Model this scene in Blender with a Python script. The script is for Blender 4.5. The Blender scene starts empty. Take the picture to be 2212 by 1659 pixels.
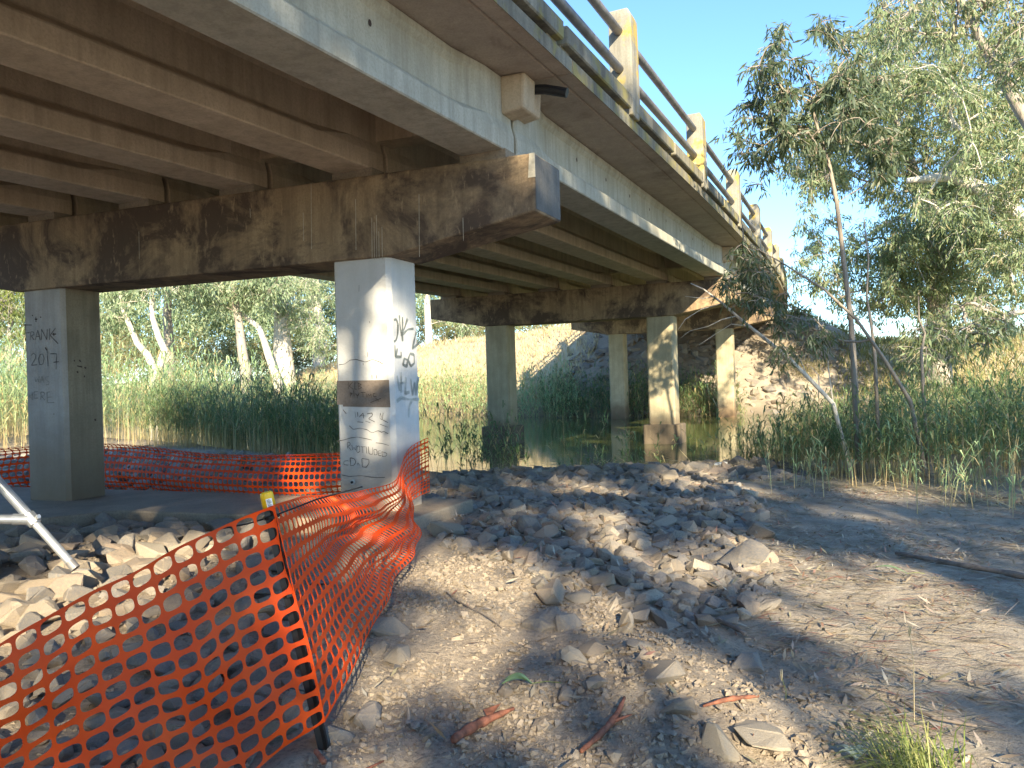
import bpy, math, random
import numpy as np
from mathutils import Matrix, Vector

random.seed(7)
rng = np.random.default_rng(11)
R = math.radians
scene = bpy.context.scene
COL = scene.collection

# ------------------------------------------------------------------ camera, sky, sun, exposure
CAM_Z = 1.5
PITCH, ROLL = R(-0.031), R(1.741)
cam_d = bpy.data.cameras.new('camera')
cam_d.sensor_fit = 'HORIZONTAL'; cam_d.sensor_width = 36.0
cam_d.lens = 1621.0 / 2212.0 * 36.0
cam_d.clip_start = 0.05; cam_d.clip_end = 3000
cam = bpy.data.objects.new('camera', cam_d); COL.objects.link(cam)
_fw = Vector((0, math.cos(PITCH), math.sin(PITCH))); _up = Vector((0, -math.sin(PITCH), math.cos(PITCH))); _x = Vector((1, 0, 0))
_cr = _x * math.cos(ROLL) - _up * math.sin(ROLL)
_cu = _x * math.sin(ROLL) + _up * math.cos(ROLL)
_m = Matrix((_cr, _cu, -_fw)).transposed().to_4x4(); _m.translation = (0, 0, CAM_Z)
cam.matrix_world = _m
scene.camera = cam

SUN_EL = R(23.5)
SUN_AZ = np.array([0.12, -1.0]); SUN_AZ /= np.linalg.norm(SUN_AZ)        # horizontal direction towards the sun
SUN_DIR = np.array([SUN_AZ[0] * math.cos(SUN_EL), SUN_AZ[1] * math.cos(SUN_EL), math.sin(SUN_EL)])
world = bpy.data.worlds.new('World'); scene.world = world; world.use_nodes = True
nt = world.node_tree; nt.nodes.clear()
sky = nt.nodes.new('ShaderNodeTexSky'); sky.sky_type = 'NISHITA'; sky.sun_disc = False
sky.sun_elevation = SUN_EL
sky.sun_rotation = math.atan2(SUN_AZ[0], SUN_AZ[1])
sky.air_density = 1.0; sky.dust_density = 0.0; sky.ozone_density = 7.0
bg = nt.nodes.new('ShaderNodeBackground'); bg.inputs['Strength'].default_value = 0.15
wo = nt.nodes.new('ShaderNodeOutputWorld')
nt.links.new(sky.outputs[0], bg.inputs[0]); nt.links.new(bg.outputs[0], wo.inputs[0])
sun_d = bpy.data.lights.new('sun', 'SUN'); sun_d.energy = 5.0; sun_d.angle = R(0.53); sun_d.color = (1.0, 0.90, 0.72)
sun = bpy.data.objects.new('sun', sun_d); COL.objects.link(sun)
sun.rotation_euler = Vector(SUN_DIR).to_track_quat('Z', 'Y').to_euler(); sun.location = (0, -20, 30)
scene.view_settings.view_transform = 'Standard'; scene.view_settings.look = 'None'
scene.view_settings.gamma = 1.0; scene.view_settings.exposure = 1.58
scene.view_settings.use_white_balance = True; scene.view_settings.white_balance_temperature = 7150; scene.view_settings.white_balance_tint = 6
scene.cycles.use_denoising = True
scene.cycles.max_bounces = 8; scene.cycles.diffuse_bounces = 4; scene.cycles.transparent_max_bounces = 8

# ------------------------------------------------------------------ helpers
W0, H0, F0 = 2212.0, 1659.0, 1621.0
def ray(px, py):
    a, b = px - W0 / 2, py - H0 / 2; c, s = math.cos(ROLL), math.sin(ROLL)
    x = c * a - s * b; y = s * a + c * b
    d0, d1, d2 = x / F0, 1.0, -y / F0; cp, sp = math.cos(PITCH), math.sin(PITCH)
    return np.array([d0, d1 * cp - d2 * sp, d1 * sp + d2 * cp])
def at_depth(px, py, Y):
    d = ray(px, py); return d * (Y / d[1]) + np.array([0, 0, CAM_Z])
def at_height(px, py, z):
    d = ray(px, py); return d * ((z - CAM_Z) / d[2]) + np.array([0, 0, CAM_Z])

YAW = R(25.49); SK = math.tan(R(6.185)); UC, VC = -6.87, 4.72
SY, CY = math.sin(YAW), math.cos(YAW)
def B(u, v, z):
    du, dv = u - UC, v - VC
    return (du * SY + dv * CY, du * CY - dv * SY, z)
def to_uv(x, y):
    return x * SY + y * CY + UC, x * CY - y * SY + VC
def at_pier_face(px, py, u0):
    d = ray(px, py); Du = d[0] * SY + d[1] * CY; Dv = d[0] * CY - d[1] * SY
    t = (u0 + VC * SK - UC) / (Du - Dv * SK); return d * t + np.array([0, 0, CAM_Z])
def at_v(px, py, v):
    d = ray(px, py); Dv = d[0] * CY - d[1] * SY
    t = (v - VC) / Dv; return d * t + np.array([0, 0, CAM_Z])

def mesh_from(name, verts, faces, mat=None, smooth=False, base=None):
    me = bpy.data.meshes.new(name)
    v = np.asarray(verts, dtype=np.float64)
    if base is not None: v = v - np.asarray(base)
    if isinstance(faces, np.ndarray):
        n, k = faces.shape
        me.vertices.add(len(v)); me.vertices.foreach_set('co', v.astype(np.float32).ravel())
        me.loops.add(n * k); me.loops.foreach_set('vertex_index', faces.astype(np.int32).ravel())
        me.polygons.add(n); me.polygons.foreach_set('loop_start', np.arange(0, n * k, k, dtype=np.int32))
        me.polygons.foreach_set('loop_total', np.full(n, k, dtype=np.int32))
        me.update(calc_edges=True); me.validate()
    else:
        me.from_pydata([tuple(p) for p in v], [], faces); me.update()
    if mat: me.materials.append(mat)
    me.polygons.foreach_set('use_smooth', np.full(len(me.polygons), bool(smooth)))
    return me
def link(name, me, parent=None, loc=(0, 0, 0)):
    o = bpy.data.objects.new(name, me); COL.objects.link(o); o.location = loc
    if parent is not None: o.parent = parent
    return o
def tag(o, label=None, cat=None, group=None, kind=None):
    if label: o['label'] = label
    if cat: o['category'] = cat
    if group: o['group'] = group
    if kind: o['kind'] = kind
    return o
def thing(name, loc, label, cat, group=None):
    return tag(link(name, None, None, tuple(loc)), label, cat, group)

class MB:
    def __init__(s): s.v = []; s.f = []
    def add(s, verts, faces):
        n = len(s.v); s.v += [tuple(p) for p in verts]; s.f += [tuple(i + n for i in q) for q in faces]
    def hexa(s, p):          # 8 points: bottom ring then top ring
        s.add(p, [(3, 2, 1, 0), (4, 5, 6, 7), (0, 1, 5, 4), (1, 2, 6, 5), (2, 3, 7, 6), (3, 0, 4, 7)])
    def prism(s, ring0, ring1):
        n = len(ring0)
        s.add(list(ring0) + list(ring1), [tuple(range(n))[::-1], tuple(range(n, 2 * n))] + [(i, (i + 1) % n, n + (i + 1) % n, n + i) for i in range(n)])
    def loft(s, rings, caps=True):
        n = len(rings[0]); k = len(rings); base = [p for r in rings for p in r]; f = []
        for a in range(k - 1):
            for i in range(n): f.append((a * n + i, a * n + (i + 1) % n, (a + 1) * n + (i + 1) % n, (a + 1) * n + i))
        if caps: f += [tuple(range(n))[::-1], tuple((k - 1) * n + i for i in range(n))]
        s.add(base, f)
    def tube(s, pts, rad, sides=8, caps=True):
        pts = [np.asarray(p, float) for p in pts]; n = len(pts)
        if np.isscalar(rad): rad = [rad] * n
        rings = []; nrm = None
        for i in range(n):
            t = pts[min(i + 1, n - 1)] - pts[max(i - 1, 0)]; L = np.linalg.norm(t); t = t / (L if L > 1e-9 else 1)
            if nrm is None:
                a = np.array([0, 0, 1.]) if abs(t[2]) < .8 else np.array([1., 0, 0]); nrm = np.cross(t, a)
            nrm = nrm - t * (nrm @ t); nrm /= (np.linalg.norm(nrm) + 1e-12); b = np.cross(t, nrm)
            rings.append([pts[i] + rad[i] * (math.cos(2 * math.pi * k / sides) * nrm + math.sin(2 * math.pi * k / sides) * b) for k in range(sides)])
        s.loft(rings, caps)
    def obj(s, name, mat, parent=None, base=None, smooth=False, loc=(0, 0, 0)):
        return link(name, mesh_from(name, s.v, s.f, mat, smooth, base), parent, loc)

def fix_normals(o):
    import bmesh
    bm = bmesh.new(); bm.from_mesh(o.data); bmesh.ops.recalc_face_normals(bm, faces=bm.faces); bm.to_mesh(o.data); bm.free()
def bevel(o, w, seg=1):
    m = o.modifiers.new('bevel', 'BEVEL'); m.width = w; m.segments = seg; m.limit_method = 'ANGLE'; m.angle_limit = R(40)

# lattice noise
def _hash(ix, iy, seed):
    h = (ix.astype(np.int64) * 374761393 + iy.astype(np.int64) * 668265263 + seed * 974634777) & 0x7fffffff
    h = ((h ^ (h >> 13)) * 1274126177) & 0x7fffffff
    return ((h ^ (h >> 16)) & 0xffff) / 65535.0
def vnoise(x, y, seed=0):
    x = np.asarray(x, float); y = np.asarray(y, float)
    ix, iy = np.floor(x), np.floor(y); fx, fy = x - ix, y - iy
    fx = fx * fx * (3 - 2 * fx); fy = fy * fy * (3 - 2 * fy)
    a, b, c, d = _hash(ix, iy, seed), _hash(ix + 1, iy, seed), _hash(ix, iy + 1, seed), _hash(ix + 1, iy + 1, seed)
    return (a + (b - a) * fx) * (1 - fy) + (c + (d - c) * fx) * fy
def fbm(x, y, seed=0, oct=4):
    t = 0; a = .5
    for k in range(oct):
        t = t + a * (vnoise(x * 2 ** k + 17.3 * k, y * 2 ** k - 9.1 * k, seed + k) - .5); a *= .5
    return t
def sstep(a, b, x):
    t = np.clip((x - a) / (b - a), 0, 1); return t * t * (3 - 2 * t)

# ------------------------------------------------------------------ materials
def mat_new(name):
    m = bpy.data.materials.new(name); m.use_nodes = True
    n = m.node_tree; p = n.nodes['Principled BSDF']; return m, n, p
def N(n, t, **kw):
    d = n.nodes.new(t)
    for k, v in kw.items():
        if k.startswith('i_'): d.inputs[k[2:].replace('_', ' ')].default_value = v
        else: setattr(d, k, v)
    return d
def ramp(n, stops):
    r = n.nodes.new('ShaderNodeValToRGB'); e = r.color_ramp.elements
    while len(e) < len(stops): e.new(.5)
    for i, (p, c) in enumerate(stops):
        e[i].position = p; e[i].color = (c[0], c[1], c[2], 1) if hasattr(c, '__len__') else (c, c, c, 1)
    return r
def coords(n, scale=(1, 1, 1), rot=(0, 0, 0)):
    t = n.nodes.new('ShaderNodeTexCoord'); m = n.nodes.new('ShaderNodeMapping')
    m.inputs['Scale'].default_value = scale; m.inputs['Rotation'].default_value = rot
    n.links.new(t.outputs['Object'], m.inputs['Vector']); return m.outputs[0]
def noise(n, vec, scale, detail=6, rough=.55, dist=0.0):
    d = n.nodes.new('ShaderNodeTexNoise'); d.inputs['Scale'].default_value = scale; d.inputs['Detail'].default_value = detail
    d.inputs['Roughness'].default_value = rough; d.inputs['Distortion'].default_value = dist
    n.links.new(vec, d.inputs['Vector']); return d.outputs['Fac']
def mixc(n, fac, a, b, mode='MIX'):
    m = n.nodes.new('ShaderNodeMix'); m.data_type = 'RGBA'; m.blend_type = mode
    for s, v in ((m.inputs[0], fac), (m.inputs[6], a), (m.inputs[7], b)):
        if hasattr(v, 'is_linked'): n.links.new(v, s)
        elif hasattr(v, '__len__'): s.default_value = (v[0], v[1], v[2], 1)
        else: s.default_value = v
    return m.outputs[2]
def bump(n, p, h, strength=.4, dist=.02):
    b = n.nodes.new('ShaderNodeBump'); b.inputs['Strength'].default_value = strength; b.inputs['Distance'].default_value = dist
    n.links.new(h, b.inputs['Height']); n.links.new(b.outputs[0], p.inputs['Normal'])

def concrete(name, light, dark, blotch=None, bl_lo=.45, bl_hi=.6, bl_scale=1.6, streak=.5, rough=.9, lichen=None, fine=.35, extra=None, li=(.50, .60)):
    m, n, p = mat_new(name)
    v = coords(n); vs = coords(n, (5, 5, .35))
    a = noise(n, v, 2.2, 8, .6)
    c = mixc(n, ramp_out(n, a, [(.3, dark), (.7, light)]), (0, 0, 0), (0, 0, 0)) if False else ramp_out(n, a, [(.3, dark), (.7, light)])
    s = noise(n, vs, 1.6, 6, .65)
    c = mixc(n, ramp_out(n, s, [(.42, 0), (.7, streak)]), c, [x * .45 for x in dark])
    g = noise(n, v, 45, 4, .7)
    c = mixc(n, ramp_out(n, g, [(.35, fine), (.55, 0)]), c, [x * .6 for x in dark])
    if blotch:
        b = noise(n, v, bl_scale, 10, .7, .5)
        c = mixc(n, ramp_out(n, b, [(bl_lo, 0), (bl_hi, .93)]), c, blotch)
        sp = noise(n, coords(n, (3, 3, .9)), 4.5, 8, .7)
        c = mixc(n, ramp_out(n, sp, [(.58, 0), (.66, .55)]), c, light)
    if lichen:
        b = noise(n, v, 3.3, 6, .6)
        c = mixc(n, ramp_out(n, b, [(li[0], 0), (li[1], .8)]), c, lichen)
    if extra: c = extra(n, c)
    n.links.new(c, p.inputs['Base Color']); p.inputs['Roughness'].default_value = rough
    h = noise(n, v, 26, 6, .7); h2 = noise(n, v, 4, 4)
    ad = n.nodes.new('ShaderNodeMath'); ad.operation = 'MULTIPLY_ADD'; n.links.new(h2, ad.inputs[0]); ad.inputs[1].default_value = 1.5; n.links.new(h, ad.inputs[2])
    bump(n, p, ad.outputs[0], .35, .012)
    return m
def ramp_out(n, fac, stops):
    r = ramp(n, stops); n.links.new(fac, r.inputs[0]); return r.outputs[0]
def zramp(n, stops, lo, hi, wob=.25):
    t = n.nodes.new('ShaderNodeTexCoord'); sx = n.nodes.new('ShaderNodeSeparateXYZ'); n.links.new(t.outputs['Object'], sx.inputs[0])
    w = noise(n, t.outputs['Object'], 3.0, 5)
    ma = n.nodes.new('ShaderNodeMath'); ma.operation = 'MULTIPLY_ADD'; n.links.new(w, ma.inputs[0]); ma.inputs[1].default_value = wob * 2; ma.inputs[2].default_value = -wob
    ad = n.nodes.new('ShaderNodeMath'); ad.operation = 'ADD'; n.links.new(sx.outputs[2], ad.inputs[0]); n.links.new(ma.outputs[0], ad.inputs[1])
    mr = n.nodes.new('ShaderNodeMapRange'); n.links.new(ad.outputs[0], mr.inputs[0]); mr.inputs[1].default_value = lo; mr.inputs[2].default_value = hi
    return ramp_out(n, mr.outputs[0], stops)

M = {}
M['girder'] = concrete('girder_concrete', (.63, .50, .365), (.48, .37, .255), streak=.45)
M['girder_outer'] = concrete('outer_girder_concrete', (.52, .49, .41), (.40, .37, .295), streak=.5)
M['deck'] = concrete('deck_concrete', (.50, .405, .325), (.37, .295, .235), streak=.2, blotch=(.2, .15, .12), bl_lo=.55, bl_hi=.75)
M['cap'] = concrete('pier_cap_concrete', (.42, .30, .18), (.28, .19, .115), blotch=(.075, .05, .037), bl_lo=.44, bl_hi=.57, bl_scale=1.25, streak=.6)
M['kerb'] = concrete('kerb_concrete', (.33, .30, .23), (.15, .135, .105), streak=.8, lichen=(.26, .22, .07), li=(.50, .62))
M['post'] = concrete('rail_post_concrete', (.38, .35, .29), (.22, .205, .17), streak=.7, lichen=(.38, .27, .05), li=(.50, .60))
def _dirt(n, c): return mixc(n, zramp(n, [(0, .85), (.45, .5), (1, 0)], .1, 1.15), c, (.30, .22, .14))
M['column_white'] = concrete('painted_column', (.66, .64, .62), (.56, .545, .53), streak=.15, fine=.1, rough=.75, extra=_dirt)
M['column_grey'] = concrete('worn_painted_column', (.46, .43, .40), (.34, .315, .285), streak=.35, fine=.2, extra=lambda n, c: mixc(n, zramp(n, [(0, .9), (.5, .6), (1, 0)], .1, 1.3), c, (.20, .145, .09)))
M['column_tan'] = concrete('bare_column', (.50, .42, .28), (.36, .30, .19), streak=.4, extra=lambda n, c: mixc(n, zramp(n, [(0, .95), (.6, .7), (1, 0)], -.35, .55), c, (.17, .10, .055)))
M['column_side'] = concrete('bare_column_side', (.33, .28, .20), (.22, .185, .13), streak=.5, extra=lambda n, c: mixc(n, zramp(n, [(0, .9), (.5, .6), (1, 0)], .1, 1.3), c, (.15, .11, .07)))  # brown side: stain plus bounced light put into its colour
M['pedestal'] = concrete('pedestal_concrete', (.24, .18, .12), (.13, .10, .07), streak=.5)
M['footing'] = concrete('footing_concrete', (.33, .26, .19), (.21, .17, .125), streak=.2, fine=.5)
M['patch'] = concrete('bare_patch', (.30, .235, .19), (.2, .155, .125), streak=.2)
M['capdark'] = concrete('dark_cap_end', (.20, .185, .165), (.10, .095, .09), streak=.4)

def simple(name, col, rough=.6, metal=0, var=.25, nscale=20, bmp=.1):
    m, n, p = mat_new(name); v = coords(n)
    a = noise(n, v, nscale, 5)
    n.links.new(ramp_out(n, a, [(.3, [x * (1 - var) for x in col]), (.7, [min(1, x * (1 + var)) for x in col])]), p.inputs['Base Color'])
    p.inputs['Roughness'].default_value = rough; p.inputs['Metallic'].default_value = metal
    if bmp: bump(n, p, noise(n, v, nscale * 2, 4), bmp, .005)
    return m
M['rail'] = simple('galvanised_rail', (.20, .19, .19), .55, .4, .3, 6)
M['rubber'] = simple('black_plastic', (.012, .012, .014), .45, 0, .2)
M['black'] = simple('black_steel', (.014, .014, .016), .4, .2, .3)
M['yellow'] = simple('yellow_plastic', (.72, .45, .015), .4, 0, .08)
M['label'] = simple('white_label', (.75, .75, .75), .6, 0, .1, 200)
M['print'] = simple('label_print', (.05, .05, .06), .6, 0, .1)
M['alu'] = simple('galvanised_tube', (.45, .46, .47), .45, .7, .2, 14)
M['foam'] = simple('white_foam', (.6, .6, .57), .8, 0, .1)
M['scratch'] = simple('dark_scratch', (.14, .13, .125), .9, 0, .3)
M['scratch_faint'] = simple('faint_scratch', (.24, .225, .21), .9, 0, .3)
M['spray'] = simple('grey_spray_paint', (.22, .24, .23), .8, 0, .25, 9)
M['spray_faint'] = simple('faded_spray_paint', (.45, .465, .44), .8, 0, .2, 9)
M['stain'] = simple('rust_stain', (.06, .04, .035), .9)  # rust marks, also the painted shade of the tie holes
M['drip'] = simple('lime_drip', (.5, .45, .36), .9)
M['bark_curl'] = simple('red_bark', (.20, .072, .04), .8, 0, .6, 25, .6)
M['stick'] = simple('grey_stick', (.17, .135, .11), .9, 0, .4, 20, .4)

def foliage(name, cols, trans=.35, rough=.5):
    m, n, p = mat_new(name)
    g = n.nodes.new('ShaderNodeNewGeometry')
    c = ramp_out(n, g.outputs['Random Per Island'], [(i / (len(cols) - 1), c) for i, c in enumerate(cols)])
    p.inputs['Roughness'].default_value = rough; n.links.new(c, p.inputs['Base Color'])
    t = n.nodes.new('ShaderNodeBsdfTranslucent'); mx = n.nodes.new('ShaderNodeMixShader'); mx.inputs[0].default_value = trans
    tc = mixc(n, .5, c, (.30, .34, .05), 'MIX'); n.links.new(tc, t.inputs[0])
    o = n.nodes['Material Output']; n.links.new(p.outputs[0], mx.inputs[1]); n.links.new(t.outputs[0], mx.inputs[2]); n.links.new(mx.outputs[0], o.inputs[0])
    return m
M['leaf_sap'] = foliage('sapling_leaves', [(.04, .065, .04), (.075, .11, .065), (.13, .165, .10), (.11, .115, .06)])
M['leaf_gum'] = foliage('gum_leaves', [(.10, .15, .075), (.17, .23, .115), (.27, .325, .17), (.22, .26, .13), (.30, .24, .14)])
M['leaf_far'] = foliage('far_gum_leaves', [(.12, .19, .11), (.23, .31, .18), (.34, .42, .27), (.38, .41, .24)])
M['leaf_bush'] = foliage('bush_leaves', [(.10, .14, .03), (.17, .21, .05), (.26, .27, .08)])
M['leaf_under'] = foliage('undergrowth_leaves', [(.10, .10, .05), (.18, .17, .08), (.26, .2, .12), (.16, .2, .08), (.30, .26, .14)])
M['leaf_dry'] = foliage('dry_twigs', [(.20, .15, .08), (.30, .25, .12), (.16, .17, .06)])
M['litter'] = foliage('leaf_litter', [(.17, .12, .08), (.33, .27, .19), (.45, .40, .32), (.24, .10, .07), (.30, .26, .16), (.12, .09, .06)], .1, .7)
M['green_leaf'] = foliage('fresh_leaf', [(.16, .28, .12), (.28, .40, .20)], .25)
M['pale_leaf'] = foliage('pale_leaf', [(.38, .44, .34), (.5, .54, .44)], .2)
M['dry_grass'] = foliage('dry_grass_blades', [(.42, .33, .19), (.56, .45, .28), (.63, .53, .35), (.40, .31, .18)], .3, .7)
M['mid_grass'] = foliage('mixed_grass_blades', [(.32, .26, .12), (.20, .23, .08), (.40, .33, .16), (.2, .15, .08), (.28, .29, .10)], .3, .7)
M['tuft'] = foliage('tuft_blades', [(.10, .14, .03), (.2, .24, .06), (.38, .36, .14)], .3, .6)

def reedmat(name, g1, g2, straw):
    m, n, p = mat_new(name)
    g = n.nodes.new('ShaderNodeNewGeometry'); at = n.nodes.new('ShaderNodeAttribute'); at.attribute_name = 'hgt'
    c = ramp_out(n, g.outputs['Random Per Island'], [(0, g1), (.5, [.5 * (a + b) for a, b in zip(g1, g2)]), (.78, g2), (.9, straw)])
    ad = n.nodes.new('ShaderNodeMath'); ad.operation = 'MULTIPLY_ADD'; n.links.new(g.outputs['Random Per Island'], ad.inputs[0]); ad.inputs[1].default_value = .35; n.links.new(at.outputs['Fac'], ad.inputs[2])
    c = mixc(n, ramp_out(n, ad.outputs[0], [(.30, 1), (.55, 0)]), c, straw)
    p.inputs['Roughness'].default_value = .5; n.links.new(c, p.inputs['Base Color'])
    t = n.nodes.new('ShaderNodeBsdfTranslucent'); mx = n.nodes.new('ShaderNodeMixShader'); mx.inputs[0].default_value = .35
    n.links.new(c, t.inputs[0]); o = n.nodes['Material Output']
    n.links.new(p.outputs[0], mx.inputs[1]); n.links.new(t.outputs[0], mx.inputs[2]); n.links.new(mx.outputs[0], o.inputs[0])
    return m
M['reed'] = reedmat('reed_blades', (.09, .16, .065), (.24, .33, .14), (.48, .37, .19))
M['reed_lit'] = reedmat('pale_reed_blades', (.27, .40, .18), (.42, .52, .27), (.66, .50, .26))  # brighter copy of the reed colours, sunlight put into the colour

def barkmat(name, pale, dark, warm):
    m, n, p = mat_new(name); v = coords(n); vs = coords(n, (3, 3, .5))
    a = noise(n, vs, 2.0, 7, .6)
    c = ramp_out(n, a, [(.3, dark), (.45, pale), (.62, pale), (.75, warm)])
    n.links.new(c, p.inputs['Base Color']); p.inputs['Roughness'].default_value = .85
    bump(n, p, noise(n, vs, 9, 6), .6, .03); return m
M['bark_white'] = barkmat('white_gum_bark', (.60, .54, .46), (.22, .18, .15), (.50, .36, .25))
M['bark_grey'] = barkmat('grey_gum_bark', (.36, .31, .26), (.12, .10, .085), (.34, .22, .14))
M['bark_sap'] = barkmat('sapling_bark', (.28, .23, .18), (.10, .08, .07), (.36, .24, .16))

# orange barrier mesh
m, n, p = mat_new('orange_plastic'); v = coords(n)
c = ramp_out(n, noise(n, v, 5, 4), [(.35, (.86, .085, .01)), (.65, (.95, .115, .014))])
c = mixc(n, ramp_out(n, noise(n, v, 2.3, 6, .65), [(.5, 0), (.8, .18)]), c, (.55, .26, .14))
n.links.new(c, p.inputs['Base Color']); p.inputs['Roughness'].default_value = .5; p.inputs['Specular IOR Level'].default_value = .3
t = n.nodes.new('ShaderNodeBsdfTranslucent'); t.inputs[0].default_value = (.95, .16, .01, 1); mx = n.nodes.new('ShaderNodeMixShader'); mx.inputs[0].default_value = .36
o = n.nodes['Material Output']; n.links.new(p.outputs[0], mx.inputs[1]); n.links.new(t.outputs[0], mx.inputs[2]); n.links.new(mx.outputs[0], o.inputs[0])
M['orange'] = m

# rock
def rockmat(name, cols, dust=(.33, .26, .18)):
    m, n, p = mat_new(name); v = coords(n)
    oi = n.nodes.new('ShaderNodeObjectInfo'); g = n.nodes.new('ShaderNodeNewGeometry')
    ad = n.nodes.new('ShaderNodeMath'); ad.operation = 'ADD'; n.links.new(oi.outputs['Random'], ad.inputs[0]); n.links.new(g.outputs['Random Per Island'], ad.inputs[1])
    fr = n.nodes.new('ShaderNodeMath'); fr.operation = 'FRACT'; n.links.new(ad.outputs[0], fr.inputs[0])
    c = ramp_out(n, fr.outputs[0], [(i / (len(cols) - 1), c) for i, c in enumerate(cols)])
    a = noise(n, v, 9, 7, .65); c = mixc(n, ramp_out(n, a, [(.4, .0), (.7, .6)]), c, dust)
    b = noise(n, v, 60, 4, .6); c = mixc(n, ramp_out(n, b, [(.35, .5), (.5, 0)]), c, (.09, .085, .08))
    n.links.new(c, p.inputs['Base Color']); p.inputs['Roughness'].default_value = .9
    bump(n, p, noise(n, v, 22, 8, .7), .5, .02); return m
M['rock'] = rockmat('broken_rock', [(.14, .13, .125), (.20, .18, .16), (.30, .24, .18), (.17, .16, .155), (.26, .20, .145), (.34, .29, .225), (.23, .17, .13), (.19, .18, .175)])
M['clod'] = rockmat('soil_clods', [(.25, .2, .15), (.32, .255, .195), (.28, .225, .175)], (.23, .18, .13))

# ground
m, n, p = mat_new('bank_soil'); v = coords(n)
at = n.nodes.new('ShaderNodeAttribute'); at.attribute_name = 'zone'; sep = n.nodes.new('ShaderNodeSeparateColor'); n.links.new(at.outputs['Color'], sep.inputs[0])
soil = ramp_out(n, noise(n, v, 1.3, 8, .6), [(.3, (.28, .22, .165)), (.7, (.41, .33, .245))])
soil = mixc(n, ramp_out(n, noise(n, v, 38, 6, .7), [(.36, .65), (.52, 0)]), soil, (.12, .095, .075))
path = ramp_out(n, noise(n, coords(n, (1, 1, 1)), 2.1, 9, .65), [(.3, (.29, .24, .19)), (.7, (.50, .41, .305))])
path = mixc(n, ramp_out(n, noise(n, v, 70, 5, .7), [(.38, .5), (.5, 0)]), path, (.11, .09, .075))
grs = ramp_out(n, noise(n, v, .7, 9, .7), [(.3, (.36, .27, .17)), (.5, (.53, .42, .27)), (.62, (.44, .35, .22)), (.75, (.50, .41, .25))])
mud = ramp_out(n, noise(n, v, 2, 6), [(.3, (.10, .08, .055)), (.7, (.2, .155, .11))])
c = mixc(n, sep.outputs[0], soil, path); c = mixc(n, sep.outputs[1], c, grs); c = mixc(n, sep.outputs[2], c, mud)
n.links.new(c, p.inputs['Base Color']); p.inputs['Roughness'].default_value = .95
h = noise(n, v, 14, 9, .72); h2 = noise(n, v, 55, 5, .7)
ad = n.nodes.new('ShaderNodeMath'); ad.operation = 'MULTIPLY_ADD'; n.links.new(h2, ad.inputs[0]); ad.inputs[1].default_value = .4; n.links.new(h, ad.inputs[2])
bump(n, p, ad.outputs[0], .8, .035)
M['ground'] = m

# water
m, n, p = mat_new('river_water'); v = coords(n, (1, 1, 1))
p.inputs['Base Color'].default_value = (.12, .135, .05, 1); p.inputs['Roughness'].default_value = .04; p.inputs['IOR'].default_value = 1.33
try: p.inputs['Specular IOR Level'].default_value = .9
except Exception: pass
bump(n, p, noise(n, v, 3.5, 3, .5), .05, .05); M['water'] = m

# ------------------------------------------------------------------ terrain
WATER_Z = -0.28
def y_near(x): return np.interp(x, [-80, -20, -10, -4, -1, 4, 12, 40, 90], [58, 33, 24.5, 17.2, 15.0, 15.2, 16.5, 20, 26])
def y_far(x): return np.interp(x, [-80, -20, -4.6, 4, 9.2, 25, 90], [68, 54, 46.5, 36.3, 34.3, 33, 33])
def vcurve(u): u = np.asarray(u, float); return -0.00125 * np.where(u > 4, (u - 4) ** 2, .5 * (u - 4) ** 2)
BUMPS = [(at_height(1100, 1250, .05), .75, .13), (at_height(900, 1330, .05), .6, .06), (at_height(1420, 1480, .0), .45, .10), (at_height(1300, 1560, 0), .5, .05),
         (at_height(1600, 1560, .0), .35, .08), (at_height(200, 1180, .1), .8, .14), (at_height(1200, 1110, .1), 2.2, .04), (at_height(1380, 1400, 0), .4, .05)]
def height(x, y, fine=True):
    x = np.asarray(x, float); y = np.asarray(y, float)
    u, v = to_uv(x, y)
    z = .10 * fbm(x * .22, y * .22, 3) + .05 * fbm(x * 1.1, y * 1.1, 5)
    z = z - .02 - .10 * sstep(2.2, 5, x) * sstep(16, 6, y)
    z = z - .13 * sstep(8.5, 13.5, y) * sstep(-6, -2, x)
    for c, r, a in BUMPS: z = z + a * np.exp(-((x - c[0]) ** 2 + (y - c[1]) ** 2) / (r * r))
    if fine:
        soilm = sstep(3.0, .2, np.abs(x - (-.1 + .25 * (y - 3)))) * sstep(8, 6, y)
        z = z + (.012 + .065 * soilm) * (fbm(x * 5.5, y * 5.5, 21, 5) + .6 * np.abs(fbm(x * 11, y * 11, 31, 3)))
    yn, yf = y_near(x) + 1.0 * fbm(x * .4, y * .1, 40), y_far(x) + 1.5 * fbm(x * .3, y * .1, 44)
    z = z * sstep(80, 30, y)
    ins = sstep(yn - 1.3, yn + 1.2, y)
    z = z * (1 - ins) + (-1.0) * ins
    d = y - yf
    vc = -2.75 + vcurve(u)
    emb = 5.0 + .02 * (u - 38) - np.maximum(0, np.abs(v - vc) - 5.6) * .52
    nat = np.where(v > vc, 3.1, np.interp(v, [-60, -42, -24, -10], [2.3, 2.7, 4.7, 5.0])) + .012 * np.clip(d - 10, 0, 100) + .8 * fbm(x * .12, y * .12, 60)
    top = np.maximum(emb, nat)
    t = np.clip((d - .6) / 9.0, 0, 1)
    far = .05 + t * (top - .05) + .35 * fbm(x * .5, y * .5, 70) * np.clip(d, 0, 1)
    k = sstep(-1.2, 1.2, d)
    z = z * (1 - k) + far * k
    # approach bank behind the near end of the bridge
    nb = np.clip((-15.5 - u) / 6.0, 0, 1) * np.clip(1 - (np.abs(v + 2.75) - 5.5) * .22, 0, 1) * 4.2
    return z + nb
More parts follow.
